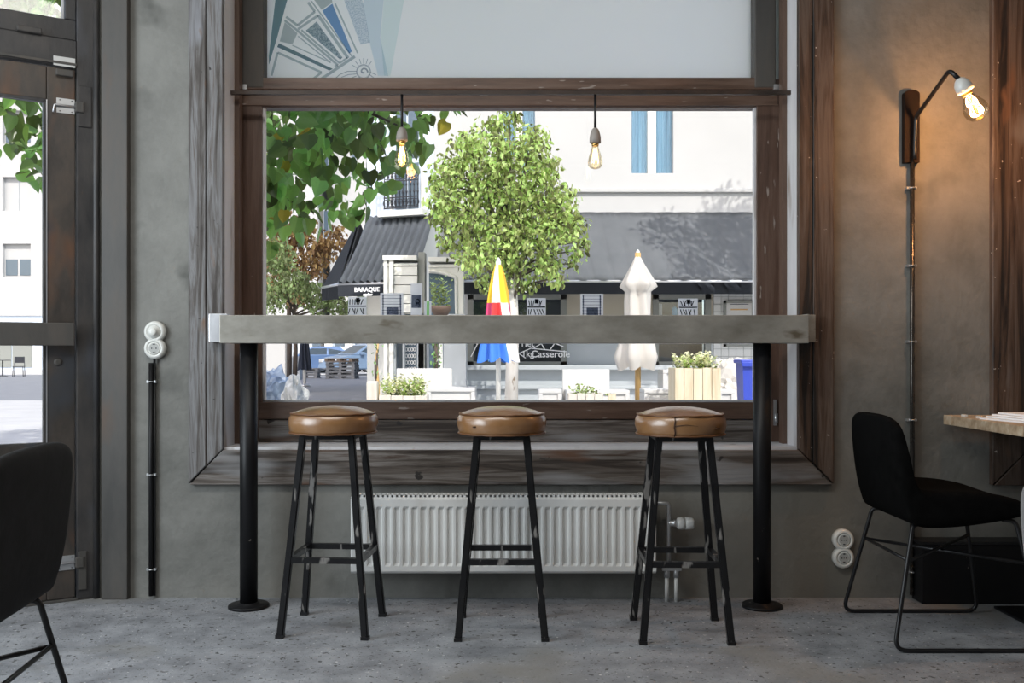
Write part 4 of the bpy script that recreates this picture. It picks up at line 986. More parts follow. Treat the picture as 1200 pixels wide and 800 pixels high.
tA, tB = Vector((-3.06, 20.55, Z(254, 20.55))), Vector((fx(509), YB-.03, fz(250)))
yb_ = 18.75
bA, bB = at(396, 333, yb_), at(478, 331, yb_-.5)
awning(a2, M_awning_d, M_awning_v, tA, tB, bB, bA, 10, .17, .24, 30)
text('BARAQUE', .12, (X(431, yb_-.2)-.0, yb_-.30, Z(342, yb_-.2)), M_letters, a2, rz=-math.atan2(.5, bB.x-bA.x))
text('atelier', .08, (X(432, yb_-.2), yb_-.30, Z(346.8, yb_-.2)), M_letters, a2, rz=-math.atan2(.5, bB.x-bA.x))
b = NB(); tube(b, [Vector((-3.1, 20.5, 2.3)), bA+Vector((0, .1, -.03))], .025, 8); obj('support_arm', b, M_iron, a2)
a3 = thing('black_side_awning', 'black awning along the side street, left of the striped one', 'awning', (-3.6, 22, zf))
sA, sB = Vector((-3.25, 20.7, Z(256, 20.7))), cC+dS*3.2+Vector((0, 0, 3.7))
sC, sD = Vector((X(377, 22.6), 22.6, Z(337, 22.6))), Vector((X(397, 19.6), 19.6, Z(333, 19.6)))
awning(a3, M_awning_d, M_awning_v, sA, sB, sC, sD, 6, .03, .30, 12)
b = NB(); v = [b.verts.new(p) for p in (sA, sD, sD+Vector((0, 0, -.02)), sC, sB)]; b.faces.new([v[0], v[1], v[3], v[4]]); bmesh.ops.solidify(b, geom=b.faces[:], thickness=.01); obj('cheek', b, M_awning_v, a3)

# --- far white building seen through the door and left of the tree
YF = 60.0
fb = thing('far_white_building', 'tall white apartment building far across the street', 'building', (-25, 62, 0))
def gx(p): return X(p, YF)
def gz(p): return Z(p, YF)
cols = [gx(3)-k*3.6 for k in range(-2, 6)]            # window left edges, 1.7 m wide
cols = sorted(c for c in cols if c > -60)
floors = [gz(325)+4.15*k for k in range(0, 5)]
b = NB(); x0, x1 = -58, gx(372)
H0, WN, HN = floors[0], 1.75, 2.1
xs = [x0]; 
for c in cols[:]: xs += [c, c+WN]
xs.append(x1)
zs = [3.4]
for f_ in floors: zs += [f_, f_+HN]
zs.append(26)
for i in range(len(xs)-1):
    if i % 2 == 0: box(b, xs[i], xs[i+1], YF, YF+.5, 3.4, 26)
    else:
        for j in range(0, len(zs)-1, 2): box(b, xs[i], xs[i+1], YF, YF+.5, zs[j], zs[j+1])
obj('wall', b, M_white_plaster, fb)
b = NB(); box(b, x0, x1-.3, YF+.6, YF+12, 0, 26); obj('rear_mass', b, M_white_plaster, fb)
b = NB(); box(b, x0, gx(60), YF+.1, YF+.5, 0, 3.4); obj('shopfront_wall', b, M_facade_blue_shade, fb)
b = NB(); box(b, gx(60), x1, YF+.1, YF+.5, 0, 3.4); obj('shopfront_wall', b, M_facade_grey, fb)
for c in cols:
    for k, f_ in enumerate(floors):
        b = NB(); box(b, c, c+WN, YF+.28, YF+.34, f_, f_+HN); w_ = obj('window', b, M_white_plaster, fb)
        if k != 1:
            for a in (0.08, .95):
                b = NB(); box(b, c+a, c+a+.72, YF+.24, YF+.28, f_+.15, f_+1.15); obj('pane', b, M_carglass, w_)
        else:
            b = NB(); box(b, c+.86, c+.90, YF+.24, YF+.28, f_, f_+HN); obj('shutter_joint', b, M_facade_grey, w_)
for i, p in enumerate((352, 366, 380, 392, 404, 416, 428)):
    b = NB(); box(b, gx(p), gx(p+9), YF+.04, YF+.1, .5, 2.9); obj('shop_pane', b, M_carglass if i % 2 else M_polewhite, fb)
for p in (-10, 14):
    b = NB(); box(b, gx(p), gx(p)+1.2, YF+.04, YF+.1, .2, 3.0); obj('door', b, M_shopframe, fb)
# grey block behind the cars, closing the street
fb2 = thing('far_grey_building', 'pale building closing the street behind the parked cars', 'building', (-6, 66, 0))
b = NB(); box(b, gx(372)+.4, 6, YF+2, YF+10, 0, 27); obj('wall', b, M_white_plaster, fb2)
for i in range(5):
    b = NB(); box(b, gx(380+14*i), gx(389+14*i), YF+1.95, YF+2, .4, 3.0); obj('shop_pane', b, M_carglass if i % 2 else M_facade_blue_shade, fb2)
for z0 in (8.4, 12.4, 16.4):
    for p in (379, 411):
        b = NB(); box(b, X(p, 62), X(p+7, 62), YF+1.93, YF+2, z0, z0+1.95); w_ = obj('window', b, M_facade_grey, fb2)
        b = NB(); box(b, X(p+1, 62), X(p+6, 62), YF+1.90, YF+1.93, z0+.12, z0+1.8); obj('pane', b, M_carglass, w_)
# white hoarding on the left
hd = thing('white_hoarding', 'plain white hoarding panel beyond the left window corner', 'fence', (X(322, 25), 25, 0))
b = NB(); box(b, X(240, 25), X(334, 25), 25, 25.06, .03, 1.55); obj('panel', b, M_white_plaster, hd)
for p in (242, 290, 332):
    b = NB(); box(b, X(p, 25), X(p, 25)+.06, 25.06, 25.14, 0, 1.55); obj('post', b, M_zinc, hd)

# --- terrace furniture
def bench(x0, x1, y, dep, z, label, back=None, th_=.06):
    r = thing('white_box_seat', label, 'seat', ((x0+x1)/2, y+dep/2, 0), 0, 'white terrace block furniture')
    b = NB(); box(b, x0, x1, y, y+dep, z-th_, z, bev=.012); obj('seat_slab', b, M_bench, r)
    for a, c in ((x0, x0+th_), (x1-th_, x1)):
        b = NB(); box(b, a, c, y, y+dep, 0, z-th_, bev=.008); obj('side_slab', b, M_bench, r)
    b = NB(); box(b, x0+th_, x1-th_, y+.03, y+.06, 0, z-th_); obj('front_slab', b, M_bench, r)
    b = NB(); box(b, x0+th_, x1-th_, y+dep-th_, y+dep, 0, z-th_); obj('back_slab', b, M_bench, r)
    if back:
        b = NB(); box(b, back[0], back[1], y+dep, y+dep+.07, 0, back[2], bev=.012); obj('backrest', b, M_bench, r)
    return r
d = 13.5
bench(X(500, d), X(557, d), d, .55, Z(454, d), 'white block seat with a high solid back, leftmost on the terrace', (X(465, d+.6), X(530, d+.6), Z(431.5, d+.6)))
bench(X(632, d), X(660, d), d+.3, .45, Z(456, d+.3), 'low white block seat left of the square white panel back')
bench(X(664, d), X(738, d), d, .5, Z(457, d), 'low white block seat with a square white back, centre of terrace', (X(659, d+.55), X(714, d+.55), Z(432.5, d+.55)))
bench(X(755, d), X(789, d), d, .5, Z(456, d), 'low white block seat right of the cream parasol pole')
bench(X(777, 14.6), X(800, 14.6), 14.6, .55, Z(433, 14.6), 'tall white block table beside the big wooden planter')
bench(X(843, d), X(864, d), d+.1, .45, Z(457, d), 'low white block seat between the wooden planter and blue bin')

def sprigs(bm, x0, x1, y0, y1, z, h, n, sp=.02, seed=1):
    rr = random.Random(seed)
    for i in range(n):
        x, y = rr.uniform(x0, x1), rr.uniform(y0, y1); hh = h*rr.uniform(.5, 1.1)
        dx, dy = rr.uniform(-.08, .08), rr.uniform(-.05, .05)
        for k in range(6):
            t = (k+.6)/6; c = Vector((x+dx*t, y+dy*t, z+hh*t)); a = rr.uniform(0, 2*PI)
            u = Vector((math.cos(a), math.sin(a), .7)).normalized()*sp*1.6; s = Vector((-math.sin(a), math.cos(a), 0))*sp*.55
            v = [bm.verts.new(p) for p in (c, c+u*.5+s, c+u, c+u*.5-s)]; bm.faces.new(v)
def planter(x0, x1, y0, y1, z, nb, m, label, plant_label, ph, np_, flower=True, seed=3):
    r = thing('wooden_planter', label, 'planter', ((x0+x1)/2, (y0+y1)/2, 0), 0, 'planters on the terrace')
    wdt = (x1-x0)/nb
    for i in range(nb):
        for yy in (y0, y1-.03):
            b = NB(); dz_ = random.uniform(-.008, .006); box(b, x0+i*wdt+.003, x0+(i+1)*wdt-.003, yy, yy+.03, .02, z+dz_, bev=.003); obj('plank', b, m, r)
    for xx0 in (x0-.001, x1-.028):
        b = NB(); box(b, xx0, xx0+.03, y0+.031, y1-.031, .02, z, bev=.003); obj('side_panel', b, m, r)
    b = NB(); box(b, x0+.03, x1-.03, y0+.03, y1-.03, 0.0, z-.05); obj('soil', b, M_bark, r)
    p = thing('terrace_plant', plant_label, 'plant', ((x0+x1)/2, (y0+y1)/2, z-.05), 0, 'plants in the terrace planters')
    b = NB(); sprigs(b, x0+.05, x1-.05, y0+.05, y1-.05, z-.05, ph, np_, .035, seed); o = obj('foliage', b, M_leaf2, p); o['kind'] = 'stuff'
    if flower:
        b = NB(); sprigs(b, x0+.05, x1-.05, y0+.04, y1-.05, z-.0, ph, np_, .034, seed+9); o = obj('flowers', b, M_flower, p); o['kind'] = 'stuff'
d = 12.6
planter(X(791, d), X(845, d), d, d+.55, Z(431, d), 5, M_planter, 'tall pine plank planter left of the blue bin', 'pale flowering plant in the tall pine planter', .2, 60, seed=4)
planter(X(444, d), X(500, d), d, d+.35, Z(463, d), 4, M_planterp, 'low pale wooden planter before the leftmost white seat', 'yellow-white flowering plant in the low left planter', .26, 80, seed=5)
planter(X(666, d), X(707, d), d, d+.3, Z(461, d), 4, M_planterp, 'low pale wooden planter before the square white back', 'sparse green plant in the low centre planter', .15, 16, False, seed=6)
planter(X(713, d), X(722, d), d, d+.12, Z(461, d), 1, M_planter, 'small terracotta coloured box on the centre terrace', 'tiny plant in the small terrace box', .03, 3, False, seed=7)
b = NB(); box(b, X(429, d), X(442, d), d, d+.2, 0, Z(446.5, d), bev=.03); tag(obj('stone_block', b, M_planterp), 'pale upright block left of the flowering low planter', 'block')

# blue bin
bn = thing('blue_bin', 'blue plastic bin at the right edge of the terrace', 'bin', (X(877, d), d+.2, 0))
b = NB(); x0, x1 = X(870.5, d), X(884, d)+.06
A_ = [b.verts.new(p) for p in ((x0+.03, d+.03, 0), (x1-.03, d+.03, 0), (x1-.03, d+.35, 0), (x0+.03, d+.35, 0))]; B_ = [b.verts.new(p) for p in ((x0, d, .88), (x1, d, .88), (x1, d+.4, .88), (x0, d+.4, .88))]
b.faces.new(A_); b.faces.new(B_)
for i in range(4): b.faces.new((A_[i], A_[(i+1) % 4], B_[(i+1) % 4], B_[i]))
obj('bin_body', b, M_bin, bn)
b = NB(); box(b, x0-.03, x1+.02, d-.03, d+.42, .88, .93, bev=.015); box(b, x0-.02, x1+.02, d-.045, d-.02, .84, .90, bev=.008); lid_ = obj('bin_lid', b, M_bin, bn)
# pale cover lying behind the bin
def crumple(name, c, r, m, seed, label, cat, sx=(1, 1, 1)):
    b = NB(); bmesh.ops.create_icosphere(b, subdivisions=4, radius=1)
    for v in b.verts:
        n1 = noise.noise(v.co*2.1+Vector((seed, 0, 0))); n2 = abs(noise.noise(v.co*5+Vector((0, seed, 0))))
        k = 1+.35*n1-.35*n2
        v.co = Vector((v.co.x*r*sx[0]*k, v.co.y*r*sx[1]*k, max(v.co.z*r*sx[2]*k, -c[2])))
    for f in b.faces: f.smooth = False
    o = obj(name, b, m); o.location = c; return tag(o, label, cat)
crumple('covered_heap', (X(858, 16), 16, .42), .55, M_cream, 3, 'pale crumpled cover behind the blue bin', 'cover', (1, .7, .95))
crumple('blue_tarp_heap', (X(320, 12.4), 12.4, .42), .40, M_tarp, 11, 'grey-blue tarpaulin heap at the lower left window corner', 'tarpaulin', (.85, .7, 1.0))
crumple('plastic_heap', (X(345, 11.9), 11.9, .38), .34, M_plastic, 23, 'crumpled milky plastic sheet right of the grey-blue tarpaulin', 'plastic sheet', (.50, .7, 1.05))
# clay bowl with plant on a pedestal
bw = thing('clay_bowl', 'brown clay bowl on a slim pedestal before the arched portal', 'bowl', (X(518, 15), 15, 0))
zb_ = Z(358.5, 15); cx_ = X(516.5, 15)
b = NB(); lathe(b, [(.06, zb_-.16), (.12, zb_-.13), (.155, zb_-.06), (.172, zb_), (.16, zb_), (.13, zb_-.04), (.02, zb_-.06)], (cx_, 15, 0), 24); obj('bowl', b, M_terracotta, bw)
b = NB(); lathe(b, [(.14, 0), (.14, .03), (.035, .06), (.035, zb_-.18), (.07, zb_-.155)], (cx_, 15, 0), 16); obj('pedestal', b, M_stone, bw)
p = thing('bowl_plant', 'feathery green plant growing in the brown clay bowl', 'plant', (cx_, 15, zb_-.05))
b = NB(); sprigs(b, cx_-.14, cx_+.12, 14.9, 15.1, zb_-.06, .5, 34, .045, 31); o = obj('foliage', b, M_leaf3g, p); o['kind'] = 'stuff'

# --- folded parasols
def parasol(x, y, top, hem, rad, m_list, gore, pole_m, pole_r, label, name='folded_parasol', lobes=8, bend=0, vers=0):
    """folded canopy: narrow pleated cone, wide ragged hem; m_list picked by gore(k, t)"""
    r = thing(name, label, 'parasol', (x, y, 0), 0, 'folded parasols on the terrace')
    b = NB(); seg = lobes*6; rings = []; N = 22
    for i in range(N+1):
        t = i/N; z = top+(hem-top)*t
        base = rad*(.12+.68*t**.65+.20*t**3)
        if vers:
            kp = [(0, .10), (.08, .30), (.27, .82), (.31, .55), (.6, .62), (.92, 1.0), (1.001, .80)]
            for (ta, ra), (tb_, rb) in zip(kp, kp[1:]):
                if ta <= t < tb_: base = rad*(ra+(rb-ra)*(t-ta)/(tb_-ta))
        ring = []
        for k in range(seg):
            a = 2*PI*k/seg; lob = .5+.5*math.cos(a*lobes)
            rr = base*(1-(.45*min(1, t*3))*(1-lob))*(1+.18*noise.noise(Vector((math.cos(a)*2, math.sin(a)*2, t*2.5+x))))
            tw = a+.5*t
            dz_ = (-.05*lob+.06*noise.noise(Vector((a*2, x, 1))))*(t > .97)
            ring.append(b.verts.new((x+rr*math.cos(tw)+bend*t, y+rr*math.sin(tw), z+dz_)))
        rings.append(ring)
    for i in range(N):
        for k in range(seg):
            f = b.faces.new((rings[i][k], rings[i][(k+1) % seg], rings[i+1][(k+1) % seg], rings[i+1][k])); f.smooth = True
            f.material_index = gore(k//6 if lobes*6 == seg else k, (i+.5)/N)
    b.faces.new(rings[0][::-1])
    obj('canopy', b, m_list, r)
    b = NB(); lathe(b, [(pole_r, 0.02), (pole_r, top+.05)], (x, y, 0), 14); obj('pole', b, pole_m, r)
    b = NB(); lathe(b, [(.006, top+.10), (.025, top+.075), (.03, top+.04), (.035, top-.03), (.05, top-.06)][::-1], (x, y, 0), 14); obj('finial', b, M_polewhite, r)
    b = NB(); lathe(b, [(.17, 0), (.17, .05), (.05, .06), (.045, .22)], (x, y, 0), 24); obj('base', b, M_zinc, r)
    return r
yq = 14.7
par = parasol(X(747.5, yq), yq, Z(300, yq), Z(430, yq), .36, [M_cream, M_mark], lambda k, t: 0, M_polewood, .045, 'folded cream parasol on a varnished wooden pole', vers=1, lobes=5)
b = NB(); xq_ = X(747.5, yq)
yq = 13.4
def g2(k, t):
    if t < .40: return (0, 1, 0, 1, 0, 6, 0, 1)[k % 8]
    if t < .62: return (2, 3, 2, 6, 2, 3, 6, 2)[k % 8]
    return (4, 4, 5, 4, 4, 4, 6, 5)[k % 8]
parasol(X(584, yq), yq, Z(310, yq), Z(420, yq), .31, [M_py, M_po, M_pm, M_pr, M_pb, M_pl, M_pw], g2, M_polewhite, .035, 'folded parasol striped yellow, magenta and blue, before the trunk')
yq = 30
parasol(X(357, yq), yq, Z(372, yq), Z(432, yq), .23, [M_navy], lambda k, t: 0, M_polewhite, .05, 'folded navy parasol far off, before the parked cars')

# --- pallets
def make_pallet(label, m, L_=1.1):
    r = thing('wooden_pallet', label, 'pallet', (0, 0, 0), 0, 'stacked wooden pallets by the parked cars')
    for i in range(5):
        b = NB(); y = -.4+i*.175; box(b, -L_/2, L_/2, y, y+.1, .105, .14); obj('deck_board', b, m, r, True)
    for i in (-1, 0, 1):
        for j in (-1, 1, 0):
            b = NB(); x = i*(L_/2-.08); y = j*.36; box(b, x-.06, x+.06, y-.05, y+.05, .035, .105); obj('block', b, m, r, True)
        b = NB(); box(b, -L_/2, L_/2, i*.36-.05, i*.36+.05, 0, .035); obj('skid', b, m, r, True)
    return r
names = ['bottom', 'second', 'third', 'fourth', 'fifth', 'topmost']
pg = make_pallet('grey pallet, bottom of the right-hand stack by the cars', M_pallet, 1.22); pbn = None
YPAL = 40
pg.location = (X(401.5, YPAL), YPAL, -.01); pg.rotation_euler = (0, 0, -.08)
zpal = -.01
for i in range(1, 5): dup(pg, (X(401.5, YPAL)+random.uniform(-.04, .04), YPAL, zpal+.142*i), -.08+random.uniform(-.05, .05), 'grey pallet, %s from the ground in the right-hand stack' % names[i])
pbn = make_pallet('brown pallet on top of the right-hand stack by the cars', M_palletb, 1.22); pbn.location = (X(400.5, YPAL), YPAL, zpal+.142*5); pbn.rotation_euler = (0, 0, -.2)
for i in range(3): dup(pg, (X(357, YPAL+1), YPAL+1, zpal+.142*i), .05*i, 'grey pallet, %s of three in the left-hand low stack' % ('bottom', 'middle', 'top')[i])
cr = thing('grey_crate', 'pale grey slatted container left of the folded navy parasol', 'container', (X(343, 38), 38, 0))
for i in range(6):
    b = NB(); box(b, X(340.5, 38)+i*.06, X(340.5, 38)+i*.06+.045, 38, 38.04, 0, .92); obj('slat', b, M_facade_grey, cr)
b = NB(); box(b, X(340.5, 38), X(340.5, 38)+.36, 38.04, 38.5, 0, .92); obj('body', b, M_facade_grey, cr)

# --- parked cars
def car(x, y, rz, m, label, h=1.5, L_=4.2):
    r = thing('parked_car', label, 'car', (x, y, -.01), rz)
    W = .86
    prof = [(-2.05, .35), (-2.1, .62), (-2.0, .82), (-1.75, .98), (-1.45, 1.02), (.9, .98), (1.75, .82), (2.05, .62), (2.1, .35), (1.7, .28), (-1.7, .28)]
    b = NB(); prism(b, [(a*L_/4.2, c*h/1.5) for a, c in prof], -W, W); bmesh.ops.bevel(b, geom=[e for e in b.edges if abs(e.verts[0].co.y-e.verts[1].co.y) < .01], offset=.05, segments=2, affect='EDGES'); body = obj('body', b, m, r, True)
    b = NB(); lo = [(-1.85, .98), (1.05, .97)]; hi = [(-1.45, 1.40), (-1.2, 1.46), (-.1, 1.47), (.25, 1.40)]
    pts = [lo[0]]+hi+[lo[1]]
    A_ = [b.verts.new((p[0], -(W-.03 if i in (0, len(pts)-1) else W-.17), p[1]*h/1.5)) for i, p in enumerate(pts)]; B_ = [b.verts.new((v.co.x, -v.co.y, v.co.z)) for v in A_]
    b.faces.new(A_); b.faces.new(B_[::-1])
    for i in range(len(pts)): b.faces.new((A_[i], B_[i], B_[(i+1) % len(pts)], A_[(i+1) % len(pts)]))
    cab = obj('cabin', b, m, r, True)
    b = NB(); 
    for s in (-1, 1):
        for x0, x1 in ((-1.45, -.62), (-.55, .45)):
            yb, yt = (W-.045)*s+.006*s, (W-.155)*s+.006*s
            v = [b.verts.new(p) for p in ((x0, yb, 1.03*h/1.5), (x1+.3*(x1 > 0), yb, 1.03*h/1.5), (x1-.25*(x1 > 0), yt, 1.36*h/1.5), (x0+.15*(x0 < -1), yt, 1.36*h/1.5))]; b.faces.new(v)
    v = [b.verts.new(p) for p in ((1.0, -W+.16, 1.01*h/1.5), (1.0, W-.16, 1.01*h/1.5), (.32, W-.24, 1.38*h/1.5), (.32, -W+.24, 1.38*h/1.5))]; b.faces.new(v)
    bmesh.ops.solidify(b, geom=b.faces[:], thickness=.01); obj('car_windows', b, M_carglass, cab, True)
    for i in (-1, 1):
        for j in (-1, 1):
            b = NB(); lathe(b, [(.20, -.1), (.31, -.095), (.32, -.06), (.32, .06), (.31, .095), (.20, .1)], (1.3*i, j*(W-.08), .315), 20, Matrix.Rotation(PI/2, 4, 'X')); wh = obj('wheel', b, M_tyre, r, True)
            b = NB(); lathe(b, [(.19, -.105), (.19, .105)], (1.3*i, j*(W-.08), .315), 14, Matrix.Rotation(PI/2, 4, 'X')); obj('hubcap', b, M_zinc, wh, True)
    for j in (-1, 1):
        b = NB(); box(b, 1.95, 2.09, j*.62-.15, j*.62+.15, .62, .78, bev=.03); obj('headlight', b, M_bench, r, True)
        b = NB(); box(b, .55, .75, j*.95-.08, j*.95+.08, .98, 1.12, bev=.03); obj('wing_mirror', b, m, r, True)
    return r
car(X(424, 46), 47, math.radians(180+38), M_car2, 'silver-blue parked car at the right behind the pallets', 1.56)
car(X(370, 50), 50, math.radians(180+12), M_car, 'blue parked car behind the folded navy parasol', 1.45)
car(X(398, 53), 53, math.radians(180+30), M_bench, 'pale parked car half hidden between the two blue cars', 1.45)

# chairs/tables far away seen through the door
for i, (p, lab) in enumerate(((-16, 'dark terrace chair far off, left one seen through the door'), (22, 'dark terrace chair far off, right one seen through the door'))):
    yq = 44; x = X(p, yq); r = thing('terrace_chair', lab, 'chair', (x, yq, -.01), .3*i, 'terrace chairs far off')
    for sx in (-.22, .22):
        for sy in (-.2, .2):
            b = NB(); tube(b, [(sx, sy, 0), (sx*.9, sy*.9, .45 if sy < 0 else .9)], .018, 6); obj('leg', b, M_iron, r, True)
    b = NB(); box(b, -.22, .22, -.2, .2, .44, .47); obj('seat', b, M_iron, r, True)
    b = NB(); box(b, -.2, .2, .17, .2, .62, .9); obj('backrest', b, M_iron, r, True)
yq = 44.5; r = thing('terrace_table', 'dark terrace table far off between the chairs seen through the door', 'table', (X(3, yq), yq, -.01))
b = NB(); lathe(b, [(.35, .72), (.35, .75)], seg=20); obj('tabletop', b, M_iron, r, True)
b = NB(); lathe(b, [(.22, 0), (.22, .02), (.03, .04), (.03, .72)], seg=14); obj('pedestal', b, M_iron, r, True)

# ---------------------------------------------------------------- trees
def leaf_mesh(size, fold=.25, heart=True):
    pts = [(0, 0), (.30, -.10), (.50, .15), (.46, .45), (.25, .78), (0, 1.05), (-.25, .78), (-.46, .45), (-.50, .15), (-.30, -.10)] if heart else [(0, 0), (.28, .35), (.2, .75), (0, 1), (-.2, .75), (-.28, .35)]
    v = [(x*size, y*size, abs(x)*fold*size-.12*size*y*y) for x, y in pts]
    n = len(pts); mid = 5 if heart else 3
    f = [tuple(range(0, mid+1)), tuple([0]+list(range(mid, n)))]
    return v, f
def leaves_mesh(name, placements, size, m, heart=True):
    V, Fc = leaf_mesh(1.0, heart=heart); vs = []; fs = []
    for (c, rot, s) in placements:
        o = len(vs); Mx = rot*(s*size)
        for p in V:
            q = Mx @ Vector(p); vs.append((c.x+q.x, c.y+q.y, c.z+q.z))
        for f in Fc: fs.append(tuple(i+o for i in f))
    me = bpy.data.meshes.new(name); me.from_pydata(vs, [], fs); me.materials.append(m); me.update(); return me
def rrot(rr, droop=.8, spread=.75):
    """leaf hangs: local +y (tip) turned mostly down, face turned about"""
    a = rr.uniform(0, 2*PI)
    R_ = Matrix.Rotation(a, 3, 'Z') @ Matrix.Rotation(-PI/2*droop+rr.gauss(0, spread), 3, 'X') @ Matrix.Rotation(rr.gauss(0, .9), 3, 'Y')
    return R_
def grow(r, base, branches, m_bark, r0, name='branch'):
    for pts, ra in branches:
        b = NB(); tube(b, fillet(pts, .3, 3), ra, 8); obj(name, b, m_bark, r)

# near lime tree with broad leaves
rr = random.Random(5)
T1 = Vector((-2.1, 7.3, 0)); c1 = Vector((-2.2, 7.2, 4.15)); R1 = Vector((2.2, 1.6, 2.4))
tr = thing('broadleaf_tree', 'near tree with broad drooping green leaves, upper left of the window', 'tree', T1, 0, 'terrace trees')
b = NB(); tube(b, [T1, T1+Vector((.03, 0, 1.5)), T1+Vector((-.02, 0, 3.0)), T1+Vector((.05, 0, 5))], [.13, .11, .09, .05], 14); obj('trunk', b, M_bark, tr)
tips = []
for i in range(26):
    a = rr.uniform(0, 2*PI); e = rr.uniform(-.9, .8)
    tip = c1+Vector((R1.x*.85*math.cos(a)*math.cos(e), R1.y*.85*math.sin(a)*math.cos(e), R1.z*.8*math.sin(e)))
    st = T1+Vector((0, 0, 2.6+rr.uniform(0, 1.8))); mid = st.lerp(tip, .5)+Vector((0, 0, .35)); tips.append((st, mid, tip))
tips.append((T1+Vector((0, 0, 3.4)), Vector((-1.4, 6.9, 3.3)), Vector((-.45, 6.7, 2.86))))
tips.append((T1+Vector((0, 0, 3.4)), Vector((-1.5, 6.6, 2.9)), Vector((-.75, 6.4, 2.52))))
for st, mid, tip in tips:
    b = NB(); tube(b, fillet([st, mid, tip], .5, 4), [.035]+[.02]*5+[.006], 6); obj('branch', b, M_bark, tr)
pl = []
while len(pl) < 7000:
    u = Vector((rr.gauss(0, 1), rr.gauss(0, 1), rr.gauss(0, 1))).normalized()*rr.uniform(.40, 1)**.5
    p = c1+Vector((u.x*R1.x, u.y*R1.y, u.z*R1.z))
    if noise.noise(p*1.6) < -.30: continue
    pl.append((p, rrot(rr), rr.uniform(.7, 1.15)))
for st, mid, tip in tips[-2:]:
    for k in range(75):
        t = rr.uniform(.2, 1.05); p = (mid.lerp(tip, (t-.5)*2) if t > .5 else st.lerp(mid, t*2))+Vector((rr.gauss(0, .09), rr.gauss(0, .14), rr.uniform(-.18, .10)))
        pl.append((p, rrot(rr), rr.uniform(.7, 1.1)))
def vis(p):
    q = p[0]; px = CX+q.x*F/q.y; py = HY-(q.z-1)*F/q.y
    return (300 < px < 560 and 110 < py < 300)
v_ = sorted([p for p in pl if vis(p)], key=lambda p: p[0].y)[:290]
ids = set(id(p) for p in v_); rest = [p for p in pl if id(p) not in ids]
base_me = []
for s_ in range(2):
    V, Fc = leaf_mesh(.118); me = bpy.data.meshes.new('leaf'); me.from_pydata(V, [], Fc); me.materials.append(M_leaf1); base_me.append(me)
mey = bpy.data.meshes.new('leaf'); mey.from_pydata(V, [], Fc); mey.materials.append(M_leaf1y)
for i, (p, R_, s_) in enumerate(v_):
    o = bpy.data.objects.new('leaf', mey if i % 37 == 5 else base_me[i % 2]); C.objects.link(o); o.parent = tr
    o.matrix_local = Matrix.Translation(p-T1) @ R_.to_4x4() @ Matrix.Scale(s_, 4)
for (p, R_, s_) in []: pass
me = leaves_mesh('foliage', [(p-T1, R_, s_) for p, R_, s_ in rest], .118, M_leaf1); o = bpy.data.objects.new('foliage', me); C.objects.link(o); o.parent = tr; o['kind'] = 'stuff'

def small_tree(label, name, base, blobs, n, size, m, bark, tr_r, ztop, seed, extra=None, sig=.55):
    rr = random.Random(seed); r = thing(name, label, 'tree', base, 0, 'terrace trees')
    b = NB(); tube(b, [base, base+Vector((.03, 0, ztop*.35)), base+Vector((0, 0, ztop*.7)), base+Vector((.05, 0, ztop))], [tr_r, tr_r*.85, tr_r*.6, tr_r*.25], 12)
    obj('trunk', b, bark, r)
    pl = []; tot = sum(q[1]**2 for q in blobs)
    for c, rad in blobs:
        c = Vector(c); st = base+Vector((0, 0, min(c.z-.3, ztop*rr.uniform(.4, .85))))
        b = NB(); tube(b, fillet([st, st.lerp(c, .5)+Vector((0, 0, .1)), c], .2, 2), [.03, .022, .02, .015, .008], 6); obj('branch', b, M_bark, r)
        for k in range(int(n*rad**2/tot)):
            u = Vector((rr.gauss(0, 1), rr.gauss(0, 1), rr.gauss(0, 1))).normalized()*rad*rr.uniform(.15, 1.0)**sig
            pl.append((c+u-base, rrot(rr, .55, .7), rr.uniform(.6, 1.2)))
    me = leaves_mesh('foliage', pl, size, m, False); o = bpy.data.objects.new('foliage', me); C.objects.link(o); o.parent = r; o['kind'] = 'stuff'
    return r
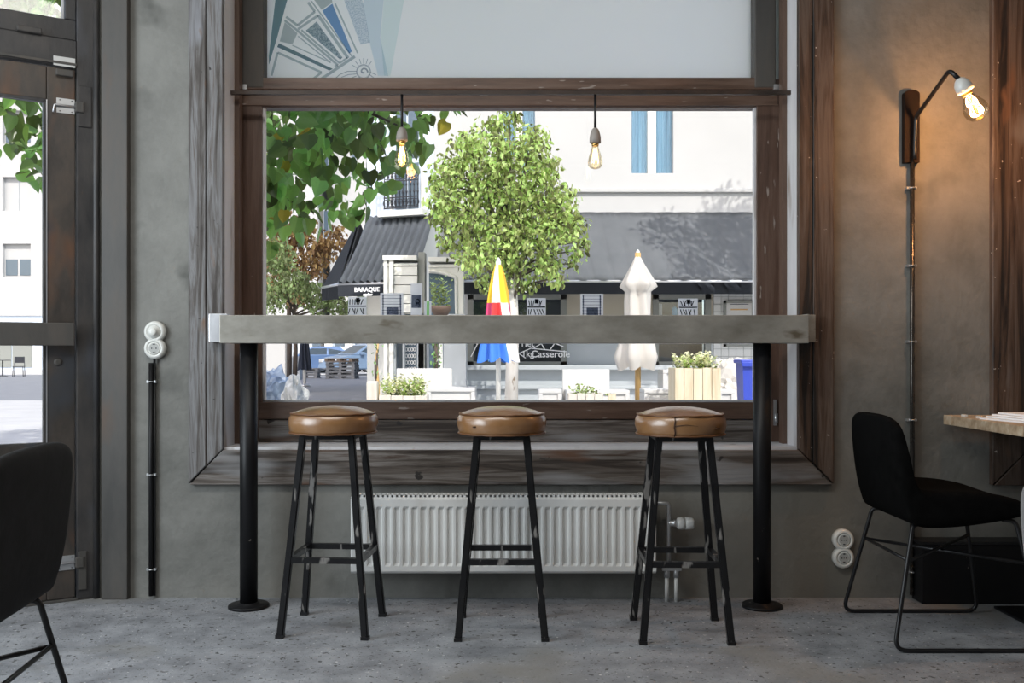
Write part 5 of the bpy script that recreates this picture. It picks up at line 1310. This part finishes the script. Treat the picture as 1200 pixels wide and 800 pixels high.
# middle tree: blobs from its outline, given real depth
rr = random.Random(12); YM = 16.2; blobs = []
outline = [(575, 150, 22), (600, 142, 20), (625, 165, 24), (550, 175, 26), (590, 180, 34), (640, 195, 26), (530, 205, 28), (565, 220, 36), (610, 225, 38), (650, 235, 30), (520, 240, 24), (550, 260, 34),
           (590, 270, 40), (630, 275, 36), (665, 265, 26), (680, 290, 16), (560, 300, 26), (600, 310, 30), (640, 310, 24), (525, 285, 20), (655, 325, 12), (565, 328, 14), (620, 332, 14), (505, 215, 12), (512, 262, 12), (688, 282, 9), (675, 305, 10)]
for px, py, pr in outline:
    for s_ in (-1, 1) if pr > 22 else (0,):
        c = at(px+rr.uniform(-4, 4), py+rr.uniform(-4, 4), YM+s_*rr.uniform(.2, .8)); blobs.append((c, pr*YM/F*.98))
small_tree('leafy green tree with limewashed trunk in the middle of the terrace', 'terrace_tree', Vector((X(599, YM), YM, 0)), blobs, 11000, .105, M_leaf2, M_barkw, .115, 4.3, 3, sig=.8)
# left autumn tree
YL = 27.5; blobs = []
for px, py, pr in [(322, 262, 26), (350, 275, 26), (380, 290, 20), (330, 300, 26), (362, 310, 24), (395, 270, 10), (318, 335, 20), (350, 345, 18), (400, 285, 8)]:
    blobs.append((at(px, py, YL), pr*YL/F))
small_tree('small tree with orange and brown autumn leaves at the left', 'autumn_tree', Vector((X(338, YL), YL, 0)), blobs[:], 2600, .17, M_leaf3, M_bark, .09, 4.2, 8, sig=.8)
blobs = []
for px, py, pr in [(320, 300, 26), (345, 330, 22), (395, 352, 16), (370, 348, 20), (425, 356, 14), (410, 362, 12), (318, 345, 22), (440, 350, 8)]:
    blobs.append((at(px, py, YL-2.5), pr*25/F))
small_tree('soft green bushy tree below the autumn leaves at the left', 'bushy_tree', Vector((X(345, 25.6), 25.6, 0)), blobs, 2600, .13, M_leaf3g, M_bark, .07, 3.2, 9)
# saplings before the portal
for px, yy, lab, nm in ((441, 14.4, 'thin sapling with a pale brown stem left of the portal', 'sapling'), (511, 14.6, 'small dark-leaved sapling before the arched portal', 'sapling')):
    blobs = [(at(px+random.uniform(-3, 3), y_, yy), .10) for y_ in ((405, 420, 435) if px < 450 else (405, 413, 422, 398))]
    small_tree(lab, nm, Vector((X(px, yy), yy, 0)), blobs, 26 if px < 450 else 90, .06, M_leaf1, M_polewood if px < 450 else M_bark, .03, 1.35, px)
# street tree to the right, out of frame: its crown throws the leaf shadow on the grey awning
blobs = [((6.5+random.uniform(-1.3, 1.7), 15.4+random.uniform(-.7, .7), 7.3+random.uniform(-.8, 1.1)), .6) for k in range(18)]
small_tree('street tree at the far right of the terrace', 'street_tree', Vector((7.2, 15.2, 0)), blobs, 6500, .12, M_leaf2, M_bark, .14, 7.5, 21)
